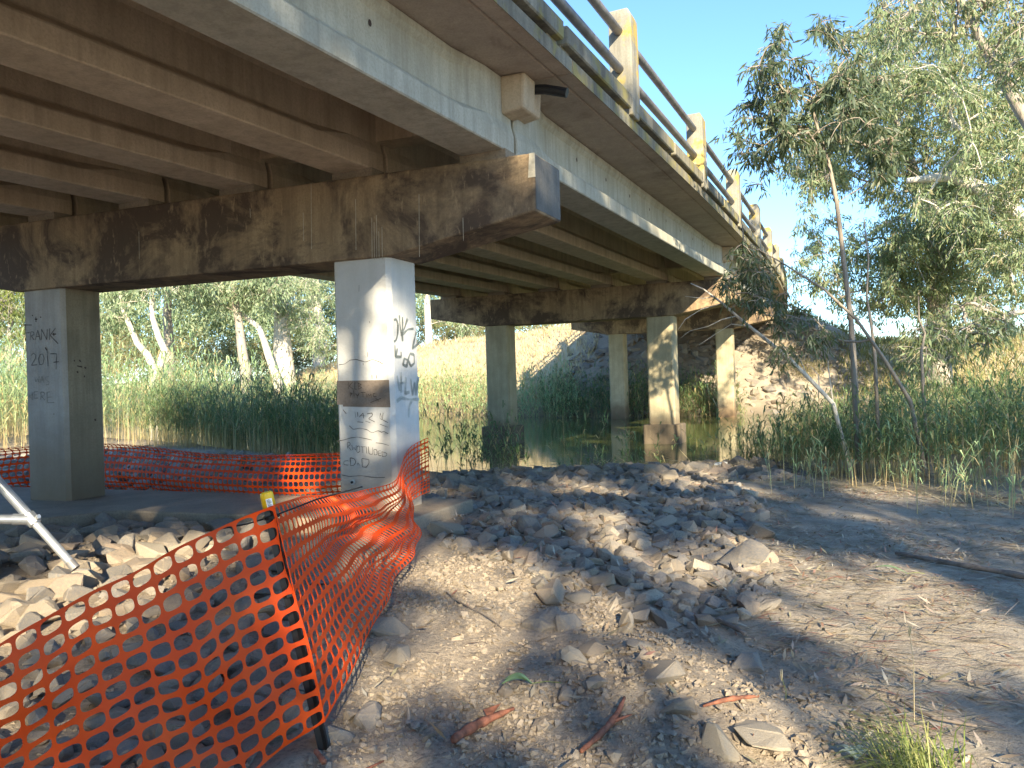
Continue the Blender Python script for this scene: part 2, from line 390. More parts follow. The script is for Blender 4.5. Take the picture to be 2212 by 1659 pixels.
def grid_axis(lo, hi, f0, f1, fine, grow=1.12, cap=12):
    a = list(np.arange(f0, f1 + 1e-6, fine)); s = fine; p = f1
    while p < hi: s = min(s * grow, cap); p += s; a.append(p)
    s = fine; p = f0; b = []
    while p > lo: s = min(s * grow, cap); p -= s; b.append(p)
    return np.array(b[::-1] + a)
gx = grid_axis(-500, 500, -4.6, 5.2, .055, 1.06); gy = grid_axis(-120, 700, 2.2, 9.5, .055, 1.045)
GX, GY = np.meshgrid(gx, gy, indexing='ij'); GZ = height(GX, GY)
nx, ny = GX.shape
idx = np.arange(nx * ny).reshape(nx, ny)
fc = np.stack([idx[:-1, :-1], idx[1:, :-1], idx[1:, 1:], idx[:-1, 1:]], -1).reshape(-1, 4)
me = mesh_from('ground', np.stack([GX, GY, GZ], -1).reshape(-1, 3), fc, M['ground'], True)
gu, gv = to_uv(GX, GY)
zone = np.zeros((nx * ny, 4), np.float32); zone[:, 3] = 1
pathm = sstep(.9, 1.7, GX - .22 * (GY - 3) + .8 * fbm(GX * .8, GY * .8, 80))
yfar = y_far(GX)
zone[:, 0] = pathm.ravel(); zone[:, 1] = (sstep(.6, 2.2, GY - yfar + 2 * fbm(GX * .5, GY * .5, 90)) * (1 - sstep(8.5, 6.5, np.abs(gv + 2.75)) * sstep(44, 40, gu))).ravel()
zone[:, 2] = (sstep(-2.0, -.4, GY - y_near(GX)) * sstep(1.8, .2, GY - yfar)).ravel()
ca = me.color_attributes.new('zone', 'FLOAT_COLOR', 'POINT'); ca.data.foreach_set('color', zone.ravel())
tag(link('ground', me), kind='structure', label='dry brown soil of the river bank')
# river
wm = mesh_from('river', [(-90, 8, WATER_Z), (90, 8, WATER_Z), (90, 75, WATER_Z), (-90, 75, WATER_Z)], [(0, 1, 2, 3)], M['water'])
tag(link('river', wm), kind='structure', label='still green river below the bridge')

# ------------------------------------------------------------------ bridge
SL = .021
PIERS = [(-13.6, 2.93 - .29), (0.0, 2.93), (13.63, 3.23), (27.1, 3.64), (40.6, 3.93)]      # u of the front face, z of the cap's underside
CAPD, HEND = .907, .59
CW, CD, CS = .72, .56, 4.78
VL, VR = -CS - CW - 1.72, 1.72
def capz(u): return np.interp(u, [p[0] for p in PIERS], [p[1] + CAPD for p in PIERS])
def soffit(u): return capz(u) + .865
bridge = thing('road_bridge', B(.28, -2.7, .1), 'concrete girder road bridge with pipe railing crossing the river', 'bridge')
BO = tuple(-c for c in bridge.location)
def bpart(mb, name, mat, parent=None, smooth=False, recalc=True):
    o = mb.obj(name, mat, parent or bridge, None, smooth, BO if parent is None else (0, 0, 0))
    if recalc: fix_normals(o)
    return o
def pier_pt(i, du, dv, z):
    u0 = PIERS[i][0]; return B(u0 + du + dv * SK, dv + float(vcurve(u0 + .3)), z)

for i in range(len(PIERS)):
    u0, zc = PIERS[i]; P = lambda du, dv, z, i=i: pier_pt(i, du, dv, z)
    zt = zc + CAPD
    # cap: outline in the v-z plane
    prof = [(VL, zt), (VL, zt - HEND), (-CS - CW - .05, zc), (.05, zc), (VR, zt - HEND), (VR, zt)]
    mb = MB(); mb.prism([P(-.06, a, z) for a, z in prof], [P(CD + .06, a, z) for a, z in prof])
    cap = bpart(mb, 'pier_cap', M['cap']); bevel(cap, .02, 2)
    cap['label'] = ['stained pier cap out of sight behind', 'soot-stained pier cap on the pale columns', 'soot-stained pier cap standing in the river', 'dark pier cap at the far bank', 'cap of the far abutment'][i]
    if i == 1:
        mb = MB(); mb.hexa([P(-.052, VR, zt - HEND + .02), P(CD + .05, VR, zt - HEND + .02), P(CD + .05, VR + .004, zt - HEND + .02), P(-.052, VR + .004, zt - HEND + .02),
                            P(-.052, VR, zt - .02), P(CD + .05, VR, zt - .02), P(CD + .05, VR + .004, zt - .02), P(-.052, VR + .004, zt - .02)])
        o = bpart(mb, 'dark_end_coating', M['capdark'], cap)  # thin darker sheet laid over the cap's end face
        mb = MB(); mb.hexa([P(-.066, VR - .07, zt - .25), P(-.058, VR - .07, zt - .25), P(-.058, VR + .006, zt - .25), P(-.066, VR + .006, zt - .25),
                            P(-.066, VR - .05, zt - .005), P(-.058, VR - .05, zt - .005), P(-.058, VR + .006, zt - .005), P(-.066, VR + .006, zt - .005)])
        bpart(mb, 'pale_corner_repair', M['drip'], cap)
        mb = MB()
        for (x, y0, y1) in ((672, 395, 538), (803, 470, 560), (808, 480, 562), (813, 465, 560), (818, 500, 562), (825, 490, 560), (905, 420, 555), (1000, 470, 520), (655, 460, 520), (768, 430, 540), (540, 450, 470), (300, 500, 560)):
            a = at_pier_face(x, y0, u0 - .064); b = at_pier_face(x + 1, y1, u0 - .064)
            ex = np.array([CY, -SY, 0]) * .003; mb.add([a - ex, a + ex, b + ex, b - ex], [(0, 1, 2, 3)])
        bpart(mb, 'lime_streak', M['drip'], cap, recalc=False)
    # columns
    for j, vr in enumerate((0.0, -CS)):
        ch = .045
        ring = lambda z, e=0.0: [P(-e + ch, vr - CW - e, z), P(-e, vr - CW - e + ch, z), P(-e, vr + e - ch, z), P(-e + ch, vr + e, z),
                                 P(CD + e - ch, vr + e, z), P(CD + e, vr + e - ch, z), P(CD + e, vr - CW - e + ch, z), P(CD + e - ch, vr - CW - e, z)]
        zb = -1.6 if i > 1 else .02
        mb = MB(); mb.prism(ring(zb), ring(zc + .01))
        mat = M['column_tan'] if i > 1 else (M['column_white'] if j == 0 else M['column_grey'])
        c_ = bpart(mb, 'column', mat)
        c_['label'] = {(1, 0): 'white painted column covered in scratched drawings and spray paint', (1, 1): 'worn grey column scratched with a name and a year',
                       (2, 0): 'sunlit tan column nearer the right bank', (2, 1): 'tan column on a pedestal in the river'}.get((i, j), 'plain concrete column')
        if i == 1 and j == 0: COL_A = c_
        if i == 1 and j == 1:
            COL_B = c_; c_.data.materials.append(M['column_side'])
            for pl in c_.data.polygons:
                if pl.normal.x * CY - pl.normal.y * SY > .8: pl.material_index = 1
        if i == 2:
            mb = MB(); mb.prism(ring(-1.6, .14), ring(.25, .14)); pd = bpart(mb, 'pedestal', M['pedestal'], c_); bevel(pd, .03, 2)
# span girders
GV = [1.14 - 1.556 * k for k in range(6)]
PROF = [(-.25, 0), (.25, 0), (.25, .19), (.11, .30), (.11, .64), (.15, .70), (.15, .775), (-.15, .775), (-.15, .70), (-.11, .64), (-.11, .30), (-.25, .19)]
PROFE = [(-.25, 0), (.25, 0), (.25, .19), (.22, .30), (.22, .64), (.22, .70), (.22, .775), (-.22, .775), (-.22, .70), (-.22, .64), (-.22, .30), (-.25, .19)]
for i in range(len(PIERS) - 1):
    ua, ub = PIERS[i][0] + .30, PIERS[i + 1][0] + .26
    for k, g in enumerate(GV):
        va, vb = g + float(vcurve(ua)), g + float(vcurve(ub)); sa, sb = ua + g * SK, ub + g * SK
        za, zb_ = float(capz(PIERS[i][0])) + .09, float(capz(PIERS[i + 1][0])) + .09
        rings = []
        L = sb - sa
        for d, w in ((.012, 1), (.55, 1), (1.1, 0), (L * .35, 0), (L * .65, 0), (L - 1.1, 0), (L - .55, 1), (L - .012, 1)):
            t = d / L; v0 = va + (vb - va) * t; z0 = za + (zb_ - za) * t
            rings.append([B(sa + d, v0 + (a * (1 - w) + ae * w), z0 + h) for (a, h), (ae, he) in zip(PROF, PROFE)])
        mb = MB(); mb.loft(rings)
        o = bpart(mb, 'girder', M['girder_outer'] if k == 0 else M['girder']); bevel(o, .012, 1)
        if k == 0:
            o['label'] = 'outermost pale girder catching dappled light'
            for d in np.arange(1.0, L - .5, 1.28):
                t = d / L; v0 = va + (vb - va) * t + .112; z0 = za + (zb_ - za) * t + .52
                pts = [B(sa + d + .022 * math.cos(a), v0 + .003, z0 + .03 * math.sin(a)) for a in np.linspace(0, 2 * math.pi, 8, endpoint=False)]
                mb = MB(); mb.add(pts, [tuple(range(8))[::-1]]); bpart(mb, 'tie_hole', M['stain'], o, recalc=False)  # flat dark disc, the hole's shade is put into its colour
        for q, (s0, zz) in enumerate(((sa + .16, za), (sb - .16, zb_))):
            vv = (va if q == 0 else vb); mb = MB()
            mb.hexa([B(s0 + a * .12, vv + b * .27, zz - .092 + c) for c in (0, .09) for a, b in ((-1, -1), (1, -1), (1, 1), (-1, 1))])
            bpart(mb, 'bearing_pad', M['footing'], None)
# diaphragms over the piers
for i in range(1, len(PIERS)):
    u0 = PIERS[i][0]; zt = PIERS[i][1] + CAPD
    for k in range(5):
        a, b = GV[k + 1] + .2, GV[k] - .2; P = lambda du, dv, z, i=i: pier_pt(i, du, dv, z)
        mb = MB(); mb.hexa([P(.13, a, zt + .42), P(.43, a, zt + .42), P(.43, b, zt + .42), P(.13, b, zt + .42), P(.13, a, zt + .862), P(.43, a, zt + .862), P(.43, b, zt + .862), P(.13, b, zt + .862)])
        bpart(mb, 'diaphragm', M['girder'])
    for q, du in enumerate((.0, .31)):
        vo = GV[0] + .2
        mb = MB(); w = .29
        mb.hexa([pier_pt(i, du, vo, zt + .46 + .06 * q), pier_pt(i, du + w, vo, zt + .46 + .06 * q), pier_pt(i, du + w, vo + .26 - .06 * q, zt + .50 + .06 * q), pier_pt(i, du, vo + .26 - .06 * q, zt + .50 + .06 * q),
                 pier_pt(i, du, vo, zt + .862), pier_pt(i, du + w, vo, zt + .862), pier_pt(i, du + w, vo + .28 - .06 * q, zt + .862), pier_pt(i, du, vo + .28 - .06 * q, zt + .862)])
        o = bpart(mb, 'diaphragm_end_block', M['girder']); bevel(o, .03, 2)
    mb = MB(); pp = [pier_pt(i, .33, vo + .16, zt + .80), pier_pt(i, .33, vo + .36, zt + .775), pier_pt(i, .33, vo + .60, zt + .70)]
    mb.tube(pp, .052, 12); bpart(mb, 'drain_pipe', M['rubber'], smooth=False)
# deck in spans
EDGE_R, EDGE_L = 2.02, -7.52
def sweep(us, prof, vbase, mirror=False):
    s = -1 if mirror else 1
    return [[B(u + (vbase + s * a) * SK, vbase + s * a + float(vcurve(u)), float(soffit(u)) + h) for a, h in prof] for u in us]
JOINTS = [-15.5] + [p[0] + .28 for p in PIERS[1:-1]] + [62.0]
for i in range(len(JOINTS) - 1):
    us = np.linspace(JOINTS[i] + .012, JOINTS[i + 1] - .012, 14)
    dp = [(EDGE_L, 0), (EDGE_L + .16, 0), (EDGE_L + .17, .018), (EDGE_L + .19, .018), (EDGE_L + .2, .0), (EDGE_R - .2, 0), (EDGE_R - .19, .018), (EDGE_R - .17, .018), (EDGE_R - .16, 0), (EDGE_R, 0), (EDGE_R, .14), (EDGE_R - .45, .15), (EDGE_R - .46, .2), (EDGE_L + .46, .2), (EDGE_L + .45, .15), (EDGE_L, .14)]
    mb = MB(); mb.loft(sweep(us, dp, 0)); o = bpart(mb, 'deck_slab', M['deck'])
    # mossy edge strips
    for s in (0, 1):
        mb = MB(); ep = [(0.0, -.004), (.006, -.004), (.006, .143), (0.0, .143)] if s == 0 else [(0, -.004), (-.006, -.004), (-.006, .143), (0, .143)]
        mb.loft(sweep(us, ep, EDGE_R if s == 0 else EDGE_L)); bpart(mb, 'deck_edge', M['kerb'])
POST_U = [2.45 + 4.62 * k for k in range(-4, 12)]
for s in (0, 1):
    vb = EDGE_R if s == 0 else EDGE_L; sg = -1 if s == 0 else 1
    for k, pu in enumerate(POST_U[:-1]):
        # kerb units with slots below
        us = np.linspace(pu - .14, pu + 4.62 - .14, 5)
        for (a, b) in ((.02, .48), (.5, .98)):
            uu = np.linspace(us[0] + (us[-1] - us[0]) * a + .01, us[0] + (us[-1] - us[0]) * b, 4)
            mb = MB(); mb.loft(sweep(uu, [(0, .195), (0, .39), (sg * .30, .40), (sg * .30, .195)] if s == 0 else [(0, .195), (0, .39), (sg * .30, .40), (sg * .30, .195)], vb + (.065 if s == 0 else -.065)))
            o = bpart(mb, 'kerb_unit', M['kerb']); bevel(o, .015, 1)
            for c in (uu[0] + .12, uu[-1] - .12):
                mb = MB(); mb.loft(sweep(np.linspace(c - .13, c + .13, 2), [(0, .139), (0, .199), (sg * .25, .199), (sg * .25, .139)], vb - (.02 if s == 0 else -.02)))
                bpart(mb, 'kerb_block', M['kerb'])
    for k, pu in enumerate(POST_U):
        z0 = float(soffit(pu)); v0 = vb + float(vcurve(pu)); uo = pu + vb * SK
        mb = MB(); hw, hd = .165, .235
        r = lambda z, e, f=1: [B(uo - hw * f, v0 + sg * e, z), B(uo + hw * f, v0 + sg * e, z), B(uo + hw * f, v0 + sg * hd, z), B(uo - hw * f, v0 + sg * hd, z)]
        top = z0 + 1.53
        mb.loft([r(z0 + .142, -.06), r(z0 + .40, -.075), r(top - .10, -.065), r(top, -.02, .9)])
        o = bpart(mb, 'rail_post', M['post']); bevel(o, .02, 2)
    for k in range(len(POST_U) - 1):
        for hgt in (.75, 1.24):
            a, b = POST_U[k], POST_U[k + 1]
            us = np.linspace(a - .0, b + .0, 6)
            pts = [B(u + vb * SK, vb + float(vcurve(u)) + sg * .10, float(soffit(u)) + hgt) for u in us]
            mb = MB(); mb.tube(pts, .058, 14); o = bpart(mb, 'rail', M['rail'], smooth=True, recalc=False)
# footing under the first pier
mb = MB()
P = lambda du, dv, z: pier_pt(1, du, dv, z)
def box_p(du0, du1, dv0, dv1, z0, z1):
    return [P(du0, dv0, z0), P(du1, dv0, z0), P(du1, dv1, z0), P(du0, dv1, z0), P(du0, dv0, z1), P(du1, dv0, z1), P(du1, dv1, z1), P(du0, dv1, z1)]
prof = [(-1.05, -7.4), (-1.05, -3.75), (-.48, -3.35), (-.48, -.95), (-.55, -.85), (-.45, .42), (.95, .42), (1.1, -7.4)]
mb = MB(); mb.prism([P(a, b, -.5) for a, b in prof], [P(a, b, .137) for a, b in prof])
o = bpart(mb, 'footing', M['footing']); bevel(o, .02, 2)

# ---- drawn and scratched marks on the columns
def strokes(lines, width, conv, nrm, mat, parent, name):
    mb = MB(); nrm = np.asarray(nrm, float); rs = np.random.default_rng(len(lines))
    for ln in lines:
        q = np.array(ln, float); d = np.r_[0, np.cumsum(np.linalg.norm(np.diff(q, axis=0), axis=1))]; m = max(3, int(d[-1] / 9)); t = np.linspace(0, d[-1], m)
        q = np.stack([np.interp(t, d, q[:, 0]), np.interp(t, d, q[:, 1])], 1); q += np.cumsum(rs.normal(0, .3, q.shape), 0) * .5; wv = np.interp(np.arange(m), np.arange(0, m + 3, 3), rs.uniform(.6, 1.3, len(np.arange(0, m + 3, 3))))
        pts = [np.asarray(conv(x, y)) + nrm * .004 for x, y in q]
        for a, b, wk in zip(pts[:-1], pts[1:], wv):
            t = b - a; L = np.linalg.norm(t)
            if L < 1e-6: continue
            t /= L; s = np.cross(nrm, t) * width * .5 * wk; e = t * width * .2 * wk
            mb.add([a - e - s, b + e - s, b + e + s, a - e + s], [(0, 1, 2, 3)])
    o = mb.obj(name, mat, parent); o['kind'] = 'stuff'; return o
_pd = np.array(P(-1, 0, 0)) - np.array(P(0, 0, 0)); nf = np.array([-SY * 1 - CY * 0, -CY, 0]); 
_e = np.array(P(0, 1, 0)) - np.array(P(0, 0, 0)); nf = np.cross(_e, (0, 0, 1)); nf = nf / np.linalg.norm(nf)
if nf[1] > 0: nf = -nf
nr = np.array([CY, -SY, 0.])
cB = lambda cx, cy: at_pier_face(.2645 * cx, 658.3 + .2645 * cy, 0.0)
cA = lambda cx, cy: at_pier_face(685.8 + .347 * cx, 548.6 + .347 * cy, 0.0)
cAr = lambda cx, cy: at_v(685.8 + .347 * cx, 548.6 + .347 * cy, float(vcurve(.3)))
NAME = [[(205, 290), (207, 160)], [(200, 165), (262, 165)], [(204, 232), (242, 228)],                                   # F
        [(250, 285), (252, 222), (275, 222), (280, 245), (255, 255), (280, 287)],                                         # R
        [(290, 287), (310, 205), (330, 287)], [(297, 262), (325, 260)],                                                    # A
        [(340, 285), (342, 200), (385, 285), (388, 200)],                                                                  # N
        [(405, 285), (407, 195)], [(455, 190), (410, 250), (475, 318)],                                                    # K
        [(255, 415), (275, 395), (295, 410), (290, 440), (258, 495), (305, 490)],                                          # 2
        [(330, 405), (315, 440), (325, 490), (350, 485), (362, 440), (350, 400), (330, 405)],                              # 0
        [(385, 365), (395, 500)], [(415, 400), (465, 400), (460, 525)], [(440, 470), (482, 465)]]                          # 1 7
FAINT = [[(285, 590), (295, 632), (307, 600), (318, 632), (322, 585)], [(328, 635), (345, 580), (360, 635)], [(332, 615), (358, 615)],
         [(400, 585), (375, 590), (372, 610), (402, 630), (400, 650), (378, 655)],
         [(235, 730), (265, 775)], [(235, 748), (265, 735)], [(265, 715), (268, 778)], [(310, 708), (280, 712), (282, 765), (312, 762)], [(282, 738), (305, 735)],
         [(335, 775), (335, 712), (362, 715), (365, 740), (338, 745), (368, 778)], [(410, 712), (385, 715), (390, 800), (445, 798)], [(388, 755), (425, 752)]]
strokes(NAME, .012, cB, nf, M['scratch'], COL_B, 'scratched_writing')
strokes(FAINT, .010, cB, nf, M['scratch_faint'], COL_B, 'scratched_writing')
CHIP = [[(295, 100), (297, 140)], [(288, 118), (305, 118)], [(430, 240), (460, 240)], [(440, 232), (442, 255)], [(372, 350), (383, 370)], [(330, 100), (338, 102)], [(265, 85), (268, 90)], [(442, 890), (443, 895)]]
strokes(CHIP, .016, cB, nf, M['stain'], COL_B, 'chip_marks')
# brown unpainted band on the white column with writing
q = [cA(121, 790), cA(446, 784), cA(455, 955), cA(160, 950), cA(158, 938), cA(123, 938)]
mb = MB(); mb.add([p_ + nf * .003 for p_ in q], [(0, 1, 2, 3, 4, 5)]); mb.obj('bare_patch', M['patch'], COL_A)['label'] = 'brown band where the paint has come off'
LET = [[(195, 798), (197, 842)], [(220, 798), (198, 822), (225, 842)], [(235, 842), (235, 800)], [(235, 842), (248, 842)], [(255, 800), (258, 842)], [(255, 805), (275, 812), (258, 822), (278, 832), (258, 842)],
       [(205, 862), (207, 892)], [(205, 865), (220, 868), (207, 880)], [(228, 850), (230, 885)], [(240, 870), (250, 885), (262, 865), (248, 898)], [(272, 862), (300, 862)], [(285, 862), (287, 892)], [(305, 868), (307, 892)], [(315, 892), (318, 870), (328, 885), (336, 868), (340, 892)], [(362, 868), (348, 870), (350, 890), (368, 888)],
       [(332, 925), (398, 898)], [(365, 898), (385, 918)]]
strokes(LET, .006, cA, nf + 0 * nf, M['stain'], COL_A, 'scratched_writing').location = tuple(nf * .004)
SCR = [[(260, 195), (259, 233)], [(112, 180), (108, 205)], [(313, 612), (314, 640)], [(135, 690), (170, 685), (205, 660), (240, 655), (300, 672), (345, 655), (385, 670), (410, 685)],
       [(160, 970), (180, 995)], [(235, 985), (240, 1018)], [(250, 985), (252, 1012)], [(262, 1015), (285, 990), (288, 1022)], [(265, 1005), (298, 1008)], [(310, 995), (340, 990), (345, 1005), (318, 1025), (358, 1045)],
       [(390, 1020), (392, 990), (405, 1030), (410, 990)], [(390, 1025), (440, 1050)], [(390, 1060), (438, 1078)], [(250, 1045), (285, 1048)], [(300, 1040), (330, 1050)],
       [(200, 1070), (222, 1092), (268, 1085), (310, 1095), (340, 1115), (378, 1100), (400, 1112), (412, 1105), (440, 1120)],
       [(125, 1165), (165, 1158), (210, 1145), (250, 1140), (300, 1150), (340, 1160)], [(365, 1175), (405, 1180), (445, 1192)],
       [(188, 1210), (187, 1172), (205, 1172), (205, 1190), (190, 1195), (212, 1222)], [(215, 1190), (220, 1222), (228, 1200), (238, 1225), (242, 1190)], [(245, 1230), (248, 1195), (262, 1195), (265, 1232), (250, 1235)],
       [(270, 1200), (300, 1200)], [(282, 1200), (284, 1238)], [(305, 1200), (308, 1240)], [(318, 1200), (322, 1245), (345, 1248), (345, 1205)], [(355, 1250), (352, 1215), (372, 1220), (372, 1252), (355, 1250)], [(395, 1225), (378, 1225), (380, 1255), (398, 1255)], [(380, 1240), (395, 1240)], [(405, 1260), (402, 1230), (435, 1240), (430, 1258), (405, 1260)],
       [(190, 1285), (165, 1290), (165, 1310), (190, 1315)], [(208, 1318), (205, 1268), (230, 1275), (242, 1295), (230, 1315), (208, 1318)], [(250, 1315), (252, 1295), (262, 1315)], [(280, 1325), (276, 1272), (320, 1280), (322, 1300), (305, 1328), (280, 1325)],
       [(150, 1375), (200, 1385), (270, 1380), (340, 1390), (420, 1392)], [(325, 420), (327, 430)], [(285, 680), (286, 690)], [(340, 755), (341, 775)], [(368, 755), (369, 775)]]
strokes(SCR, .007, cA, nf, M['scratch'], COL_A, 'scratched_writing')
SPR = [[(475, 410), (490, 405), (500, 440), (498, 500), (488, 540), (474, 545)], [(508, 385), (512, 440), (520, 500)], [(528, 395), (528, 460), (520, 510)], [(558, 405), (540, 460), (525, 490), (528, 540)], [(595, 465), (560, 470), (530, 500)], [(612, 485), (590, 590), (628, 560)],
       [(480, 570), (482, 640)], [(495, 590), (485, 640), (520, 640), (518, 610)], [(540, 650), (530, 690), (555, 700), (560, 660), (540, 650)], [(575, 620), (562, 660), (580, 700), (602, 680), (600, 625), (575, 620)]]
SPR2 = [[(495, 760), (510, 850)], [(520, 740), (520, 860)], [(500, 810), (540, 800)], [(550, 770), (545, 870), (570, 860)], [(580, 780), (590, 880), (605, 800), (612, 880), (628, 770)], [(495, 915), (520, 895), (560, 905), (630, 905)], [(585, 915), (570, 950), (568, 1015)]]
strokes(SPR, .03, cAr, nr, M['spray'], COL_A, 'spray_paint_tag')
strokes(SPR2, .035, cAr, nr, M['spray_faint'], COL_A, 'spray_paint_tag')
# survey bolt with ring on the white column
c0 = cA(222, 1420); mb = MB(); mb.tube([c0, c0 + nf * .02], .03, 14); mb.obj('anchor_ring', M['spray_faint'], COL_A)
mb = MB(); mb.tube([c0 + nf * .02, c0 + nf * .035], .014, 10); mb.obj('anchor_bolt', M['black'], COL_A)
# rust marks on the side of the worn column
mb = MB()
nBv = float(vcurve(.3)) - CS
cBr = lambda cx, cy: at_v(.2645 * cx, 658.3 + .2645 * cy, nBv)
strokes([[(605, 452), (606, 462)], [(648, 452), (656, 464)], [(630, 545), (634, 556)], [(630, 500), (668, 508)], [(690, 512), (700, 518)], [(688, 580), (688, 590)], [(775, 935), (778, 945)]], .02, cBr, nr, M['stain'], COL_B, 'rust_marks')

# ------------------------------------------------------------------ orange barrier mesh
def barrier(name, surf, ncol, nrow, label):
    verts = []; faces = []
    q = 20; ang = [2 * math.pi * (k + .5) / q for k in range(q)]
    rect = []
    for a in ang:
        c, s = math.cos(a), math.sin(a); k = max(abs(c), abs(s)); rect.append((.5 * c / k, .5 * s / k))
    hole = [(.5 * .86 * math.copysign(abs(math.cos(a)) ** .68, math.cos(a)), .5 * .73 * math.copysign(abs(math.sin(a)) ** .68, math.sin(a))) for a in ang]
    for i in range(ncol):
        for j in range(nrow):
            n0 = len(verts)
            for (x, y) in rect: verts.append(surf((i + .5 + x) / ncol, (j + .5 + y) / nrow))
            for (x, y) in hole: verts.append(surf((i + .5 + x) / ncol, (j + .5 + y) / nrow))
            for k in range(q): faces.append((n0 + k, n0 + (k + 1) % q, n0 + q + (k + 1) % q, n0 + q + k))
    verts = np.array(verts)
    base = np.array([verts[:, 0].mean(), verts[:, 1].mean(), verts[:, 2].min()])
    me = mesh_from(name, verts, faces, M['orange'], False, base)
    o = link(name, me, None, tuple(base)); so = o.modifiers.new('thickness', 'SOLIDIFY'); so.thickness = .0035
    tag(o, label, 'barrier mesh'); return o
def poly_at(pts, s):
    pts = np.asarray(pts, float); d = np.r_[0, np.cumsum(np.linalg.norm(np.diff(pts, axis=0), axis=1))]; d /= d[-1]
    return np.array([np.interp(s, d, pts[:, k]) for k in range(3)])
def smooth_poly(pts, n=40):
    pts = np.asarray(pts, float); d = np.r_[0, np.cumsum(np.linalg.norm(np.diff(pts, axis=0), axis=1))]; d /= d[-1]
    s = np.linspace(0, 1, n); q = np.array([[np.interp(t, d, pts[:, k]) for k in range(3)] for t in s])
    for _ in range(6): q[1:-1] = (q[:-2] + 2 * q[1:-1] + q[2:]) / 4
    return q
STK_B = at_height(700, 1612, -.0); STK_T = at_depth(578, 1078, STK_B[1] - .05)
topL = smooth_poly([at_depth(-420, 1690, 1.62), at_depth(-200, 1515, 1.95), at_depth(0, 1388, 2.34), at_depth(180, 1288, 2.58), at_depth(330, 1212, 2.80), at_depth(470, 1140, 2.98), at_depth(592, 1090, STK_T[1] - .03)])
botL = smooth_poly([(topL[0][0] * 1.0, topL[0][1], -.02), (-1.75, 1.95, -.02), (-1.38, 2.45, .0), (-1.08, 2.82, .03), at_depth(550, 1659, 2.93), at_depth(702, 1560, STK_B[1] - .03)])
def surfL(s, t):
    a, b = poly_at(botL, s), poly_at(topL, s); p = a + (b - a) * t
    w = .03 * math.sin(7 * s + 4 * t) + .018 * math.sin(15 * s - 6 * t) + .01 * math.sin(29 * s + 9 * t); p = p + np.array([.5, -.6, 0]) * w * math.sin(math.pi * t) ** .5
    p[2] += (.008 * math.sin(21 * s + 3 * t) + .006 * math.sin(37 * s - 8 * t)) * (1 - .6 * t); return p
_Lc = lambda u: u
NR = 13
barrier('barrier_mesh', surfL, 21, NR, 'orange plastic barrier mesh stretched beside the black star picket')
def colA(u, v, z): return np.array(pier_pt(1, u, v, z))
topR = smooth_poly([at_depth(592, 1090, STK_T[1] - .03), at_depth(640, 1072, 3.9), at_depth(735, 1066, 5.6), at_depth(800, 1055, 6.6), at_depth(858, 1037, 7.35), colA(.0, .06, .80), colA(.3, .07, .88), colA(.62, .05, .9)])
botR = smooth_poly([at_depth(702, 1560, STK_B[1] - .03), at_depth(752, 1452, 3.55), at_depth(795, 1340, 4.2), at_depth(828, 1248, 5.1), at_depth(868, 1195, 5.9), at_depth(893, 1160, 6.7), colA(.0, .10, .24), colA(.3, .07, .26), colA(.62, .05, .27)])
def surfR(s, t):
    a, b = poly_at(botR, s), poly_at(topR, s)
    e = 1 - .0 * s
    tt = t + .055 * math.sin(2 * math.pi * t * 2.0 + 1) * min(1, s * 2) * (t * (1 - t) * 3)
    p = a + (b - a) * tt
    bul = math.sin(math.pi * s) * (.10 * math.sin(math.pi * t) + .07 * math.sin(2 * math.pi * t + 1.2) + .035 * math.sin(5 * math.pi * t + 4 * s))
    w = .02 * math.sin(31 * s + 6 * t) * math.sin(math.pi * s)
    return p + np.array([bul + w, .02 * math.sin(11 * s), -.05 * math.sin(math.pi * s) * math.sin(math.pi * t)])
barrier('barrier_mesh', surfR, 64, NR, 'orange barrier mesh pulled round the foot of the white column')
topK = smooth_poly([colA(.66, -.1, .78), at_depth(725, 979, 9.3), at_depth(600, 984, 9.9), at_depth(441, 979, 10.5), at_depth(347, 966, 10.9), at_depth(236, 958, 11.4), at_depth(60, 961, 12.0), at_depth(0, 967, 11.6), at_depth(-200, 985, 10.8)])
botK = smooth_poly([colA(.66, -.1, .15), at_depth(722, 1090, 9.3), at_depth(600, 1090, 9.8), at_depth(441, 1082, 10.4), at_depth(347, 1073, 10.9), at_depth(239, 1064, 11.4), at_depth(60, 1066, 11.9), at_depth(0, 1075, 11.5), at_depth(-200, 1105, 10.8)])
def surfK(s, t):
    a, b = poly_at(botK, s), poly_at(topK, s); tt = t - .13 * math.sin(2 * math.pi * t) * .8
    p = a + (b - a) * tt; return p + np.array([0, .05 * math.sin(9 * s + 3 * t) + .07 * math.sin(3.2 * math.pi * t), .01 * math.sin(14 * s + 5 * t)])
barrier('barrier_mesh', surfK, 96, 12, 'orange barrier mesh hung behind the columns over dark rocks')

